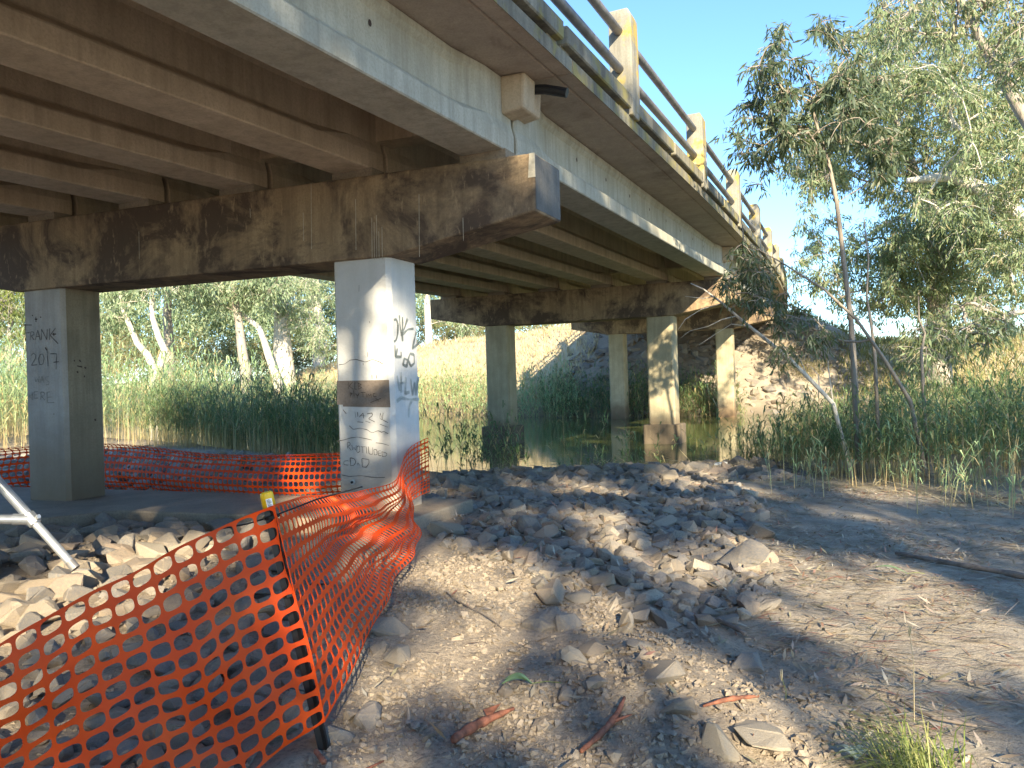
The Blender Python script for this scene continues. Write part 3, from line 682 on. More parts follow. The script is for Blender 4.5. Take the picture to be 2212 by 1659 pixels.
# ------------------------------------------------------------------ star picket with yellow cap
pk = thing('star_picket', STK_B, 'leaning black star picket with a yellow safety cap', 'star picket')
mb = MB(); ax = STK_T - STK_B; axn = ax / np.linalg.norm(ax)
s1 = np.cross(axn, (0, 1, 0)); s1 /= np.linalg.norm(s1); s2 = np.cross(axn, s1)
sect = []
for k in range(3):
    a = 2 * math.pi * k / 3 + .5; d = math.cos(a) * s1 + math.sin(a) * s2; e = np.cross(axn, d)
    sect += [d * .026 + e * .0045, d * .026 - e * .0045] [::-1]
    a2 = a + math.pi / 3; sect.append((math.cos(a2) * s1 + math.sin(a2) * s2) * .006)
mb.loft([[STK_B - axn * .15 + q for q in sect], [STK_T + q for q in sect]]); o = mb.obj('post', M['black'], pk, STK_B); fix_normals(o)
mb = MB(); cpt = lambda d, r: [STK_T + axn * d + r * (math.cos(a) * s1 + math.sin(a) * s2) for a in np.linspace(0, 2 * math.pi, 16, endpoint=False)]
mb.loft([cpt(-.042, .027), cpt(.018, .027), cpt(.026, .025), cpt(.03, .02)]); capo = mb.obj('safety_cap', M['yellow'], pk, STK_B, True)
fix_normals(capo)
dcam = np.array([0, 0, CAM_Z]) - STK_T; dcam -= axn * (dcam @ axn); dcam /= np.linalg.norm(dcam); sd = np.cross(axn, dcam)
mb = MB(); c0 = STK_T + dcam * .0285 + sd * .004; mb.add([c0 - sd * .012 - axn * .035, c0 + sd * .012 - axn * .035, c0 + sd * .012 + axn * .004, c0 - sd * .012 + axn * .004], [(0, 1, 2, 3)])
lb = mb.obj('label_sticker', M['label'], capo, STK_B)
mb = MB()
for k in range(6): c1 = c0 + dcam * .001 + axn * (-.03 + .0055 * k); mb.add([c1 - sd * .009, c1 + sd * (.009 - .003 * (k % 3)), c1 + sd * (.009 - .003 * (k % 3)) + axn * .0028, c1 - sd * .009 + axn * .0028], [(0, 1, 2, 3)])
mb.obj('print', M['print'], capo, STK_B)
for f_, dx, dz in ((.93, .36, .10), (.93, -.24, -.06), (.62, -.20, -.02), (.22, -.14, -.01)):
    p0 = STK_B + ax * f_; mb = MB(); p1 = p0 + np.array([dx * .5, .05, dz * .6]); p2 = p0 + np.array([dx, .1, dz])
    mb.tube([p0, p1, p2], .004, 6); mb.obj('cable_tie', M['black'], pk, STK_B)
    mb = MB(); mb.tube([p0 - axn * .006, p0 + axn * .006], .034, 10); mb.obj('cable_tie_loop', M['black'], pk, STK_B)

# ------------------------------------------------------------------ galvanised tube stand at the left
ft = at_depth(162, 1226, 5.55); d_up = at_depth(0, 1050, 5.6) - at_depth(158, 1226, 5.55); d_up /= np.linalg.norm(d_up)
tp = ft + d_up * 2.3
st = thing('tube_stand', ft, 'galvanised tube stand with clamped brace among the rocks', 'stand')
def trod(a, b, r, name, mat=M['alu'], sides=16):
    mb = MB(); mb.tube([a, b], r, sides); o = mb.obj(name, mat, st, ft, False); return o
trod(ft + d_up * .06, ft + d_up * .52, .030, 'inner_tube'); trod(ft + d_up * .50, tp, .036, 'outer_tube')
trod(ft - d_up * .01, ft + d_up * .06, .033, 'end_cap', M['rail'])
cl = ft + d_up * .49
brd = at_depth(-20, 1122, 5.45) - cl; brd /= np.linalg.norm(brd)
o = trod(cl - d_up * .05, cl + d_up * .05, .048, 'clamp', M['alu'], 6); bevel(o, .006)
trod(cl + brd * .05, cl + brd * 1.5, .034, 'brace_tube')
trod(cl + brd * .02, cl + brd * .12, .041, 'brace_collar')
bx = np.array([.9, -.3, .3]); bx /= np.linalg.norm(bx)
trod(cl - bx * .07, cl + bx * .075, .009, 'clamp_bolt'); trod(cl + bx * .06, cl + bx * .078, .017, 'bolt_nut', M['alu'], 6)
trod(cl - d_up * .03 - bx * .05, cl - d_up * .03 - bx * .075, .012, 'bolt_nut', M['alu'], 6)
leg2 = tp * 1.0; leg2[2] = 0.05; leg2[0] -= 1.2; leg2[1] += .4
trod(tp, leg2, .03, 'rear_leg'); leg3 = tp.copy(); leg3[2] = .05; leg3[0] -= .6; leg3[1] -= 1.0; trod(tp, leg3, .03, 'rear_leg')

# ------------------------------------------------------------------ rocks
def hull_rock(seed, npts=18, sq=(1, 1, 1), bev=0.0):
    import bmesh
    r = np.random.default_rng(seed); bm = bmesh.new()
    for _ in range(npts):
        d = r.normal(size=3); d /= np.linalg.norm(d); d = np.sign(d) * np.abs(d) ** .7; d *= r.uniform(.68, 1.12)
        bm.verts.new(d * np.array(sq))
    bmesh.ops.convex_hull(bm, input=bm.verts[:]); bmesh.ops.delete(bm, geom=[v for v in bm.verts if not v.link_faces], context='VERTS')
    if bev:
        bmesh.ops.dissolve_limit(bm, angle_limit=R(9), verts=bm.verts[:], edges=bm.edges[:])
        bmesh.ops.bevel(bm, geom=bm.edges[:], offset=bev, segments=1, affect='EDGES', clamp_overlap=True)
    bmesh.ops.triangulate(bm, faces=bm.faces[:])
    if bev:
        for v in bm.verts: v.co += Vector(r.normal(size=3) * .022)
    V = np.array([v.co[:] for v in bm.verts]); bm.verts.index_update(); Fc = np.array([[v.index for v in f.verts] for f in bm.faces]); bm.free()
    return V, Fc
POOL = [hull_rock(100 + k, 11 + k % 6, (1.1, random.uniform(.65, .95), random.uniform(.45, .75)), .07) for k in range(24)]
POOL2 = [hull_rock(500 + k, 14 + k % 5, (1.1, random.uniform(.65, .95), random.uniform(.45, .75))) for k in range(24)]
POOLM = []
for k, (V, Fc) in enumerate(POOL):
    me = mesh_from('rock', V, Fc, M['rock']); POOLM.append(me)
def rotm(a, b, c):
    return np.array((Matrix.Rotation(c, 3, 'Z') @ Matrix.Rotation(b, 3, 'Y') @ Matrix.Rotation(a, 3, 'X')))
def in_poly(x, y, poly):
    ins = np.zeros(len(x), bool); j = len(poly) - 1
    for i in range(len(poly)):
        xi, yi = poly[i]; xj, yj = poly[j]
        c = ((yi > y) != (yj > y)) & (x < (xj - xi) * (y - yi) / (yj - yi + 1e-12) + xi); ins ^= c; j = i
    return ins
def px_poly(pts, z=.05): return [tuple(at_height(a, b, z)[:2]) for a, b in pts]
def scatter(poly, n, rad_fn, seed, tries=30, pack=.62):
    r = np.random.default_rng(seed); P_ = np.array(poly); lo, hi = P_.min(0), P_.max(0)
    c = r.uniform(lo, hi, (n * tries, 2)); c = c[in_poly(c[:, 0], c[:, 1], poly)]
    out = []; cell = .25; gridd = {}
    for x, y in c:
        rr = rad_fn(r, x, y); ok = True; gi, gj = int(x // cell), int(y // cell)
        for a in (-2, -1, 0, 1, 2):
            for b in (-2, -1, 0, 1, 2):
                for (x2, y2, r2) in gridd.get((gi + a, gj + b), ()):
                    if (x - x2) ** 2 + (y - y2) ** 2 < ((rr + r2) * pack) ** 2: ok = False; break
                if not ok: break
            if not ok: break
        if ok:
            out.append((x, y, rr)); gridd.setdefault((gi, gj), []).append((x, y, rr))
            if len(out) >= n: break
    return out
pileA = px_poly([(-160, 1250), (60, 1135), (330, 1120), (560, 1130), (590, 1190), (700, 1240), (690, 1390), (640, 1560), (560, 1640), (430, 1700), (250, 1900), (-100, 1900), (-350, 1500)])
pileB = px_poly([(925, 1105), (925, 1035), (1150, 1020), (1480, 1012), (1600, 1030), (1640, 1100), (1650, 1200), (1660, 1290), (1560, 1335), (1420, 1345), (1290, 1300), (1180, 1290), (1130, 1230), (1000, 1200), (960, 1160)])
rocksA = scatter(pileA, 260, lambda r, x, y: r.uniform(.06, .125) * (1 + .10 * max(0, y - 3)), 5, 40, .70)
rocksB = scatter([(-1.9, 12.0), (.5, 12.2), (4.6, 11.4), (5.0, 13.8), (3.4, 14.2), (-1.2, 14.0)], 380, lambda r, x, y: float(np.clip(r.lognormal(-2.2, .36), .06, .2)), 16, 30, .66) + scatter(pileB, 1500, lambda r, x, y: float(np.clip(r.lognormal(-2.55, .38), .04, .155)), 6, 40, .66)
fill = scatter(px_poly([(725, 1090), (-150, 1085), (-150, 990), (240, 975), (725, 985)]), 420, lambda r, x, y: r.uniform(.1, .2), 8, 20, .62)
spec = [(1340, 1345, .12, 'pale sunlit boulder'), (1190, 1290, .15, 'a'), (1250, 1290, .10, 'a'), (1420, 1490, .12, 'a'), (1470, 1545, .09, 'a'), (1570, 1610, .09, 'a'), (1095, 1480, .055, 'a'),
        (840, 1355, .11, 'a'), (870, 1400, .10, 'a'), (800, 1520, .10, 'a'), (720, 1560, .09, 'a'), (1160, 1330, .16, 'a'), (1230, 1340, .12, 'a'), (1610, 1420, .10, 'a'), (1660, 1290, .10, 'a'), (1280, 1410, .09, 'a'), (1380, 1410, .06, 'a'),
        (1650, 1590, .11, 'a'), (1290, 1495, .07, 'a'), (1225, 1500, .06, 'a'), (1240, 1430, .08, 'a'), (30, 1310, .22, 'a'), (120, 1260, .20, 'a'), (200, 1240, .17, 'a'), (60, 1210, .16, 'a'), (30, 1250, .17, 'a'), (250, 1200, .14, 'a'), (330, 1230, .13, 'a'),
        (960, 1140, .16, 'a'), (1010, 1165, .17, 'a'), (1060, 1150, .15, 'a'), (1100, 1175, .13, 'a'), (1140, 1205, .15, 'a'), (1300, 1110, .15, 'a'), (1590, 1100, .11, 'a')]
sizes = []
SOIL = []
for k, (px, py, r_, _) in enumerate(spec):
    g = at_height(px, py, .06); SOIL.append((g[0], g[1], r_))
allr = [(x, y, r_, 'A') for x, y, r_ in rocksA] + [(x, y, r_, 'B') for x, y, r_ in rocksB] + [(x, y, r_, 'S') for x, y, r_ in SOIL] + [(x, y, r_, 'C') for x, y, r_ in fill]
allr.sort(key=lambda q: -(q[2] / (q[1] + .2)) - (1 if q[3] == 'S' else 0))
rr = np.random.default_rng(33)
LBL = {'A': ('angular grey rock in the pile behind the orange mesh', 'rocks piled behind the barrier mesh'), 'B': ('angular brown-grey rock in the riprap spread beside the river', 'riprap rocks by the river'),
       'S': ('larger loose rock half sunk in the soil and rubble', 'loose boulders in the soil'), 'C': ('dark rock lying behind the far barrier mesh', 'rocks behind the columns')}
def near(px, py): g = at_height(px, py, .06); return math.hypot(x_[0] - g[0], x_[1] - g[1])
x_ = [0, 0]; used_lbl = {}
SPOT = [((1340, 1345), 'pale block of rock at the bright corner of the soil mound'), ((1420, 1490), 'large grey rock standing above the clods, topmost of three'), ((1470, 1545), 'grey rock leaning under the large standing one'), ((1570, 1610), 'pointed rock beside the pinkish bark strip'),
        ((1095, 1480), 'small pale rock near the fresh green leaf sprig'), ((840, 1355), 'rock resting against the lower edge of the orange mesh'), ((720, 1560), 'flat rock at the foot of the star picket'), ((30, 1310), 'large round-shouldered sunlit rock left of the orange mesh'),
        ((120, 1260), 'broad pale flat rock below the tube stand'), ((200, 1240), 'pale rock under the end of the tube stand'), ((960, 1140), 'brown slab lying on the concrete footing edge'), ((1300, 1110), 'bright rounded rock in the middle of the riprap'), ((1140, 1205), 'long brown rock at the front of the riprap')]
def rock_label(kd, x, y, r_):
    x_[0], x_[1] = x, y
    if kd == 'S':
        for (a, b), t in SPOT:
            if near(a, b) < .02: return (t, 'rock')
        if near(1250, 1300) < 1.0: return ('grey broken rock gathered at the top of the soil mound', 'rock', 'loose boulders in the soil')
        return (LBL['S'][0], 'rock', LBL['S'][1])
    big = 'large' if r_ > .105 else 'small'
    if kd == 'A':
        if near(165, 1228) < .8: return (big + ' pale rock lying round the foot of the tube stand', 'rock', 'rocks by the tube stand')
        if y > 5.6: return (big + ' rock lying against the shaded concrete footing', 'rock', 'rocks by the footing')
        if near(660, 1500) < .9: return (big + ' grey rock close behind the star picket', 'rock', 'rocks by the star picket')
        return (big + ' angular grey rock in the pile behind the orange mesh', 'rock', LBL['A'][1])
    big = 'large' if r_ > .13 else 'small'
    if x > 1.6: return (big + ' rock at the path side of the riprap', 'rock', 'riprap beside the path')
    return (big + ' angular brown-grey rock in the riprap between footing and river', 'rock', LBL['B'][1])
SV, SF = [], []; noff = 0
nind = 0
for (x, y, r_, kd) in allr:
    z = float(height(x, y)) ; k = int(rr.integers(len(POOL)))
    u_, v_ = to_uv(x, y)
    if -.95 < u_ - v_ * SK < 1.15 and -7.5 < v_ < .8 and kd != 'S':
        if -.45 < u_ - v_ * SK: continue
        if v_ < -3.3 or v_ > -.95: continue
    Rm = rotm(rr.uniform(-.45, .45), rr.uniform(-.45, .45), rr.uniform(0, 6.28)); sc = r_ * rr.uniform(1.05, 1.3)
    zz = z + r_ * (rr.uniform(.12, .38) if kd != 'B' else rr.uniform(-.1, .3)) if kd != 'S' else z + r_ * rr.uniform(.05, .2)
    if kd != 'C' and nind < 290:
        o = link('rock', POOLM[k], None, (x, y, zz)); o.rotation_euler = Matrix(Rm.tolist()).to_euler(); o.scale = (sc, sc, sc)
        tag(o, *rock_label(kd, x, y, r_)); nind += 1
    else:
        V, Fc = POOL2[k]; SV.append((V * sc) @ Rm.T + np.array([x, y, zz])); SF.append(Fc + noff); noff += len(V)
tag(link('rubble', mesh_from('rubble', np.concatenate(SV), np.concatenate(SF), M['rock'])), 'smaller rubble between the riprap rocks', 'rubble', None, 'stuff')

# bank riprap below the far abutment
SV, SF, noff = [], [], 0
for _ in range(900):
    u_ = rr.uniform(27.5, 39); v_ = rr.uniform(-11, 4.5); X, Yy, _z = B(u_, v_, 0)
    zz = float(height(X, Yy, False)); k = int(rr.integers(len(POOL))); V, Fc = POOL2[k]; sc = rr.uniform(.15, .4)
    SV.append((V * sc) @ rotm(rr.uniform(-.4, .4), rr.uniform(-.4, .4), rr.uniform(0, 6)).T + np.array([X, Yy, zz - .04])); SF.append(Fc + noff); noff += len(V)
tag(link('bank_rubble', mesh_from('bank_rubble', np.concatenate(SV), np.concatenate(SF), M['rock'])), 'rock facing on the slope under the far end of the bridge', 'rubble', None, 'stuff')

# clods and gravel in the foreground soil
SMALL = [hull_rock(300 + k, 8, (1, .9, .85)) for k in range(8)]
def clod_field(n, poly, smin, smax, seed, name, mat, label, dens=None):
    r = np.random.default_rng(seed); P_ = np.array(poly); lo, hi = P_.min(0), P_.max(0)
    c = r.uniform(lo, hi, (n * 4, 2)); c = c[in_poly(c[:, 0], c[:, 1], poly)][:n]
    cl_ = fbm(c[:, 0] * 1.8, c[:, 1] * 1.8, 7); c = c[r.random(len(c)) < np.clip(.55 + 2.2 * cl_, .08, 1)]
    z = height(c[:, 0], c[:, 1]); SV, SF, off = [], [], 0
    s = smin * (smax / smin) ** (r.random(len(c)) ** 3.4)
    for i in range(len(c)):
        V, Fc = SMALL[i % 8]; a = r.uniform(0, 6.28); ca, sa = math.cos(a) * s[i], math.sin(a) * s[i]
        q = np.empty_like(V); q[:, 0] = V[:, 0] * ca - V[:, 1] * sa + c[i, 0]; q[:, 1] = V[:, 0] * sa + V[:, 1] * ca + c[i, 1]; q[:, 2] = V[:, 2] * s[i] + z[i] + s[i] * .1
        SV.append(q); SF.append(Fc + off); off += len(V)
    return tag(link(name, mesh_from(name, np.concatenate(SV), np.concatenate(SF), mat, False)), label, 'gravel', None, 'stuff')
soil_poly = px_poly([(560, 1800), (690, 1600), (800, 1380), (850, 1250), (930, 1190), (1100, 1190), (1300, 1290), (1450, 1330), (1650, 1380), (1800, 1480), (2000, 1620), (2250, 1900), (560, 1900)], 0)
clod_field(46000, soil_poly, .0035, .026, 51, 'soil_clods', M['clod'], 'loose clods and crumbs of brown soil')
clod_field(9000, pileB, .006, .045, 55, 'rubble_fines', M['clod'], 'dirt and small chips packed between the riprap rocks')
clod_field(5000, pileA, .006, .04, 56, 'rubble_fines', M['clod'], 'dirt and small chips packed between the piled rocks')
clod_field(900, soil_poly, .015, .06, 54, 'soil_clods', M['clod'], 'larger dry clods lying on the loose soil')
clod_field(2600, soil_poly, .006, .03, 52, 'gravel', M['rock'], 'grey gravel chips strewn over the soil')
clod_field(2500, px_poly([(60, 1160), (330, 1140), (560, 1150), (560, 1220), (350, 1250), (40, 1230)], .1), .008, .04, 53, 'soil_clods', M['clod'], 'pale loose clods beside the concrete footing')

# ------------------------------------------------------------------ vegetation helpers
def leaf_mesh(c, d, n, L, Wd):
    """rhombic leaves: centre of the base c, direction d, side vector n, length L, width Wd -> verts, faces"""
    k = len(c); L = L[:, None]; Wd = Wd[:, None]
    tip = c + d * L; mid = c + d * L * .42
    V = np.stack([c, mid + n * Wd * .5, tip, mid - n * Wd * .5], 1).reshape(-1, 3)
    return V, np.arange(4 * k).reshape(k, 4)
def unit(a): return a / (np.linalg.norm(a, axis=1, keepdims=True) + 1e-9)
def hang_leaves(centers, radii, per, L0, r, droop=1.0, wr=.17, k=8, twigs=False):
    """leaves strung along drooping twigs that fan out from each clump centre"""
    nc = len(centers); m = nc * k; ti = np.repeat(np.arange(nc), k)
    td = unit(r.normal(size=(m, 3)) * np.array([1, 1, .75]) + np.array([0, 0, .1])); tl = radii[ti] * r.uniform(.55, 1.3, m)
    def along(i, t): return centers[ti[i]] + td[i] * (tl[i] * t)[:, None] - np.array([0, 0, .4]) * (tl[i] * t * t)[:, None]
    n = nc * per; i = r.integers(0, m, n); t = r.uniform(.12, 1.05, n) ** .75
    pos = along(i, t) + r.normal(size=(n, 3)) * (.10 * radii[ti[i]])[:, None]
    d = r.normal(size=(n, 3)) * .5 + td[i] * .45; d[:, 2] -= droop; d = unit(d)
    s = unit(np.cross(d, r.normal(size=(n, 3)))); L = L0 * r.uniform(.6, 1.25, n)
    V, Fc = leaf_mesh(pos, d, s, L, L * wr)
    if not twigs: return V, Fc
    ii = np.arange(m); p = [along(ii, np.full(m, q)) for q in (0, .5, 1.0)]; sd_ = unit(np.cross(td, r.normal(size=(m, 3)))) * (.006 + .006 * radii[ti])[:, None]
    TV = np.stack([q for j in range(3) for q in (p[j] - sd_ * (1 - .35 * j), p[j] + sd_ * (1 - .35 * j))], 1).reshape(-1, 3)
    b_ = np.arange(m)[:, None] * 6; TF = np.concatenate([b_ + np.array([[0, 1, 3, 2]]) + 2 * j for j in range(2)])
    return V, Fc, TV, TF
def skeleton(trunk, tr, clumps, r, twig=.007, up_bias=.6):
    """trunk: list of points with radii tr. Every clump is joined to the nearest point already there."""
    nodes = []; par = []; trad = []
    for i in range(len(trunk)):
        p = np.asarray(trunk[i], float)
        if i:
            a = nodes[-1]; m = max(2, int(np.linalg.norm(p - a) / .35)); a0 = a.copy(); r0 = trad[-1]
            for k in range(1, m + 1):
                nodes.append(a0 + (p - a0) * k / m); par.append(len(nodes) - 2); trad.append(r0 + (tr[i] - r0) * k / m)
        else: nodes.append(p); par.append(-1); trad.append(tr[0])
    nt_ = len(nodes); lo = int(nt_ * .25)
    order = np.argsort([np.min(np.linalg.norm(np.array(nodes) - c, axis=1)) for c in clumps])
    arr = np.zeros((nt_ + len(clumps) * 6 + 10, 3)); arr[:nt_] = nodes; cnt = nt_; load = np.zeros(len(arr)); chains = []
    par = par + [-1] * (len(arr) - len(par))
    for ci in order:
        c = clumps[ci]; dv = c - arr[lo:cnt]; dist = np.linalg.norm(dv, axis=1)
        cost = dist * (1 + up_bias * np.clip(-dv[:, 2] / (dist + 1e-6) + .25, 0, 2)); j = lo + int(np.argmin(cost)); a = arr[j].copy(); L = dist[j - lo]
        m = 5; ch = [j]; prev = j
        off = r.normal(size=3) * L * .10; sag = np.array([0, 0, 1.]) * L * .10
        for k in range(1, m + 1):
            t = k / m; p = a + (c - a) * t + (off + sag) * math.sin(math.pi * t) + r.normal(size=3) * L * .02 * (k < m)
            arr[cnt] = p; par[cnt] = prev; prev = cnt; ch.append(cnt); cnt += 1
        q = prev
        while q != -1: load[q] += 1; q = par[q]
        chains.append(ch)
    return arr[:cnt], chains, load, nt_, np.array(trad)
def gum(name, label, trunk, tr, clumps, rad, bark, leafm, per=60, L0=.13, seed=0, twig=.006, cat='tree', group=None, droop=1.0, sides=4, wr=.17, crown_stuff=False, rmax=None):
    r = np.random.default_rng(seed); base = np.array(trunk[0], float)
    root = thing(name, base, label, cat, group)
    clumps = np.asarray(clumps, float); rad = np.asarray(rad, float) * np.ones(len(clumps))
    arr, chains, load, nt_, trad = skeleton(trunk, tr, clumps, r)
    mb = MB(); mb.tube(arr[:nt_], list(trad), 10); mb.obj('trunk', bark, root, base, True)
    mb = MB()
    for ch in chains:
        rr_ = [min(twig * math.sqrt(load[q]) * 1.15 + .002, trad[min(ch[0], nt_ - 1)] * .75 if ch[0] < nt_ else 9) for q in ch[1:]]
        r0 = min(rr_[0] * 1.15, 9); mb.tube(arr[ch], [r0] + rr_, sides, False)
    mb.obj('branches', bark, root, base, True)['kind'] = 'stuff'
    V, Fc, TV, TF = hang_leaves(clumps, rad, per, L0, r, droop, wr, 8, True)
    link('twigs', mesh_from('twigs', TV, TF, bark, False, base), root)['kind'] = 'stuff'
    link('crown', mesh_from('crown', V, Fc, leafm, False, base), root)
    return root
def clumps_in(px_ell, n, seed, depth, dspread, thr=None):
    """clump centres spread through a crown given as ellipses (centre px, radii px) at a distance and depth spread"""
    r = np.random.default_rng(seed); out = []; w = np.array([e[2] * e[3] for e in px_ell], float); w /= w.sum()
    for _ in range(n):
        e = px_ell[r.choice(len(px_ell), p=w)]
        while True:
            a = r.uniform(-1, 1, 3)
            if a @ a < 1: break
        out.append(at_depth(e[0] + a[0] * e[2], e[1] + a[1] * e[3], depth + a[2] * dspread))
    return np.array(out)
def ground_pt(px, Y):
    p = at_depth(px, 830, Y); return np.array([p[0], p[1], float(height(p[0], p[1], False))])

# slim sapling in front of the sky
D = 12.2
b0 = ground_pt(1851, D)
tr_px = [(1850, 905), (1843, 760), (1838, 690), (1822, 560), (1808, 440), (1790, 350), (1768, 285), (1752, 220)]
tk = [b0 - [0, 0, .1]] + [at_depth(x, y, D) for x, y in tr_px]
cl = clumps_in([(1700, 90, 75, 55), (1790, 60, 60, 45), (1660, 150, 60, 55), (1750, 190, 100, 60), (1830, 150, 60, 60), (1650, 230, 50, 60), (1620, 300, 40, 45), (1700, 290, 60, 45), (1850, 260, 60, 60), (1880, 200, 40, 60)], 72, 3, D, .75)
cl = np.r_[cl, clumps_in([(1900, 330, 60, 50), (1790, 300, 60, 40), (1650, 335, 25, 20)], 20, 4, D, .7)]
gum('gum_sapling', 'slim gum sapling with one bare curving trunk in the reeds', tk, [.056, .05, .047, .042, .038, .034, .03, .025, .016], cl, .27, M['bark_sap'], M['leaf_sap'], 72, .175, 1, twig=.0055, wr=.19)
# leaning sapling reaching towards the bridge
D2 = 11.2
tk = [ground_pt(2000, D2) - [0, 0, .1]] + [at_depth(x, y, D2) for x, y in ((1966, 866), (1910, 775), (1850, 690), (1780, 625), (1690, 568), (1640, 540))]
cl = clumps_in([(1590, 535, 30, 22), (1620, 560, 35, 30), (1580, 620, 28, 30), (1660, 640, 45, 30), (1640, 600, 30, 30), (1610, 665, 20, 20), (1700, 690, 45, 30), (1660, 440, 15, 20), (1650, 400, 15, 14), (1760, 720, 50, 25), (1690, 770, 25, 40)], 52, 8, D2, .6)
gum('leaning_sapling', 'dark leaning sapling whose leafy end hangs before the bridge rail', tk, [.034, .03, .027, .023, .018, .012, .007], cl, .22, M['bark_sap'], M['leaf_sap'], 40, .14, 2, twig=.004, wr=.19)
# bleached dead branch
D3 = 11.8
dead = thing('dead_branch', ground_pt(1830, D3), 'bleached dead branch leaning up out of the reeds', 'branch')
mb = MB(); mb.tube([ground_pt(1835, D3)] + [at_depth(x, y, D3) for x, y in ((1800, 872), (1745, 815), (1700, 770), (1640, 722), (1600, 690), (1560, 655), (1520, 625), (1492, 612))], [.036, .034, .032, .03, .027, .023, .018, .013, .006], 8)
mb.obj('limb', M['bark_white'], dead, dead.location, True)
for pts in ([(1560, 655), (1545, 660), (1515, 668), (1480, 690), (1465, 712)], [(1590, 683), (1560, 690), (1530, 705), (1490, 715), (1470, 730)], [(1575, 670), (1610, 640), (1640, 622)], [(1540, 640), (1520, 645), (1480, 640)], [(1620, 705), (1580, 700), (1545, 722), (1510, 745)], [(1745, 815), (1730, 780), (1715, 765), (1708, 740)], [(1770, 842), (1768, 810), (1750, 790)], [(1800, 872), (1790, 800), (1787, 760), (1770, 720), (1765, 650)]):
    mb = MB(); mb.tube([at_depth(x, y, D3 + rr.uniform(-.25, .25) * (k > 0)) for k, (x, y) in enumerate(pts)], list(np.linspace(.010, .003, len(pts))), 5); mb.obj('twig', M['bark_white'], dead, dead.location, True)
# other slim stems between the reeds
for px, pts, lb in ((1895, [(1890, 770), (1882, 700), (1872, 640), (1876, 560), (1866, 470)], 'thin green-grey stem beside the sapling trunk'), (2000, [(1995, 850), (1990, 760), (1998, 720), (1985, 690), (1984, 640)], 'thin dark dead stem right of the leaning sapling')):
    Dx = 11.6; q = [ground_pt(px, Dx)] + [at_depth(x, y, Dx) for x, y in pts]; t_ = thing('bare_stem', q[0], lb, 'stem'); mb = MB(); mb.tube(q, list(np.linspace(.03, .008, len(q))), 6); mb.obj('stem', M['bark_sap'], t_, q[0], True)

# big gums on the right
def big(name, label, D, ds, trunk_px, trr, ells, n, seed, per, L0, crad, base_px, bark='bark_white', leaf='leaf_gum', twig=.012, group='big gum trees right of the bridge'):
    tk = [ground_pt(base_px, D) - [0, 0, .2]] + [at_depth(x, y, D) for x, y in trunk_px]
    gum(name, label, tk, trr, clumps_in(ells, n, seed, D, ds), crad, M[bark], M[leaf], per, L0, seed, twig=twig, group=group, wr=.22)
big('gum_tree', 'large pale-green gum tree with thick brown trunk on the far bank', 36, 5.5, [(2027, 640), (2020, 520), (1990, 420), (1960, 330), (1930, 240)], [.62, .5, .42, .3, .22, .12],
    [(1830, 300, 130, 120), (1760, 420, 80, 110), (1900, 180, 120, 130), (2000, 330, 140, 150), (1790, 580, 90, 70), (1950, 540, 130, 110), (2080, 480, 120, 120), (2060, 620, 130, 70), (1900, 640, 100, 45)], 350, 21, 220, .27, 1.0, 2027, 'bark_grey')
big('gum_tree', 'large spreading gum with white limbs at the edge of the far bank', 29, 5, [(2330, 620), (2240, 520), (2160, 430), (2060, 380), (1960, 390)], [.6, .5, .42, .33, .22, .1],
    [(2150, 330, 120, 130), (2120, 180, 140, 120), (1990, 120, 110, 110), (2180, 560, 90, 100), (2060, 440, 110, 60), (2250, 420, 120, 200)], 270, 22, 200, .23, .82, 2400, 'bark_white')
big('gum_tree', 'overhanging gum with dark leaning limbs above the reeds', 15, 2.6, [(2420, 560), (2300, 380), (2205, 240), (2120, 90), (2050, -60)], [.3, .24, .18, .12, .085, .05],
    [(2120, -20, 120, 60), (1990, -10, 90, 40), (2180, 120, 60, 60), (1930, 30, 50, 35), (2260, 60, 90, 120), (2050, 60, 60, 35), (2120, 690, 70, 70), (2020, 740, 70, 60)], 170, 23, 80, .15, .42, 2480, 'bark_grey', 'leaf_gum', .007)

# far bank trees seen between the columns
FG = 'white-trunked gums on the far bank'
def fartree(label, D, pts, r0, seed, ells, n, bark='bark_white', per=150, L0=.30, leaf='leaf_far', crad=1.05, twig=.011):
    tk = [ground_pt(pts[0][0], D) - [0, 0, .2]] + [at_depth(x, y, D) for x, y in pts]; k = len(tk)
    gum('gum_tree', label, tk, list(np.linspace(r0, r0 * .35, k)), clumps_in(ells, n, seed, D, 3.2), crad, M[bark], M[leaf], per, L0, seed, twig=twig, group=FG, wr=.24)
fartree('slender white trunk leaning left behind the tall pale reeds', 50, [(330, 790), (318, 766), (297, 742), (281, 705), (266, 670), (255, 600)], .30, 31, [(250, 610, 60, 40), (300, 560, 80, 50), (230, 690, 30, 40)], 55)
fartree('sharply kinked white trunk behind the tall pale reeds', 47, [(338, 820), (340, 804), (356, 757), (342, 726), (328, 681), (329, 634), (335, 560)], .30, 32, [(380, 610, 70, 40), (340, 540, 80, 50), (300, 640, 30, 25)], 60)
fartree('rough grey trunk behind the kinked white trunk', 56, [(366, 800), (365, 740), (361, 681), (365, 600), (372, 540)], .5, 33, [(420, 640, 50, 40), (380, 560, 90, 60)], 55, 'bark_grey')
fartree('straight grey trunk wrapped in shadow at the back of the reeds', 52, [(532, 822), (530, 800), (523, 757), (516, 698), (506, 639), (500, 560)], .48, 34, [(480, 620, 60, 40), (560, 600, 60, 50), (520, 540, 90, 50)], 70, 'bark_grey')
fartree('white trunk bent over to the left near the stout stump', 53, [(600, 825), (596, 815), (580, 768), (570, 735), (559, 707), (526, 681), (490, 658)], .36, 35, [(500, 650, 40, 30), (560, 640, 50, 30), (470, 600, 50, 40)], 40)
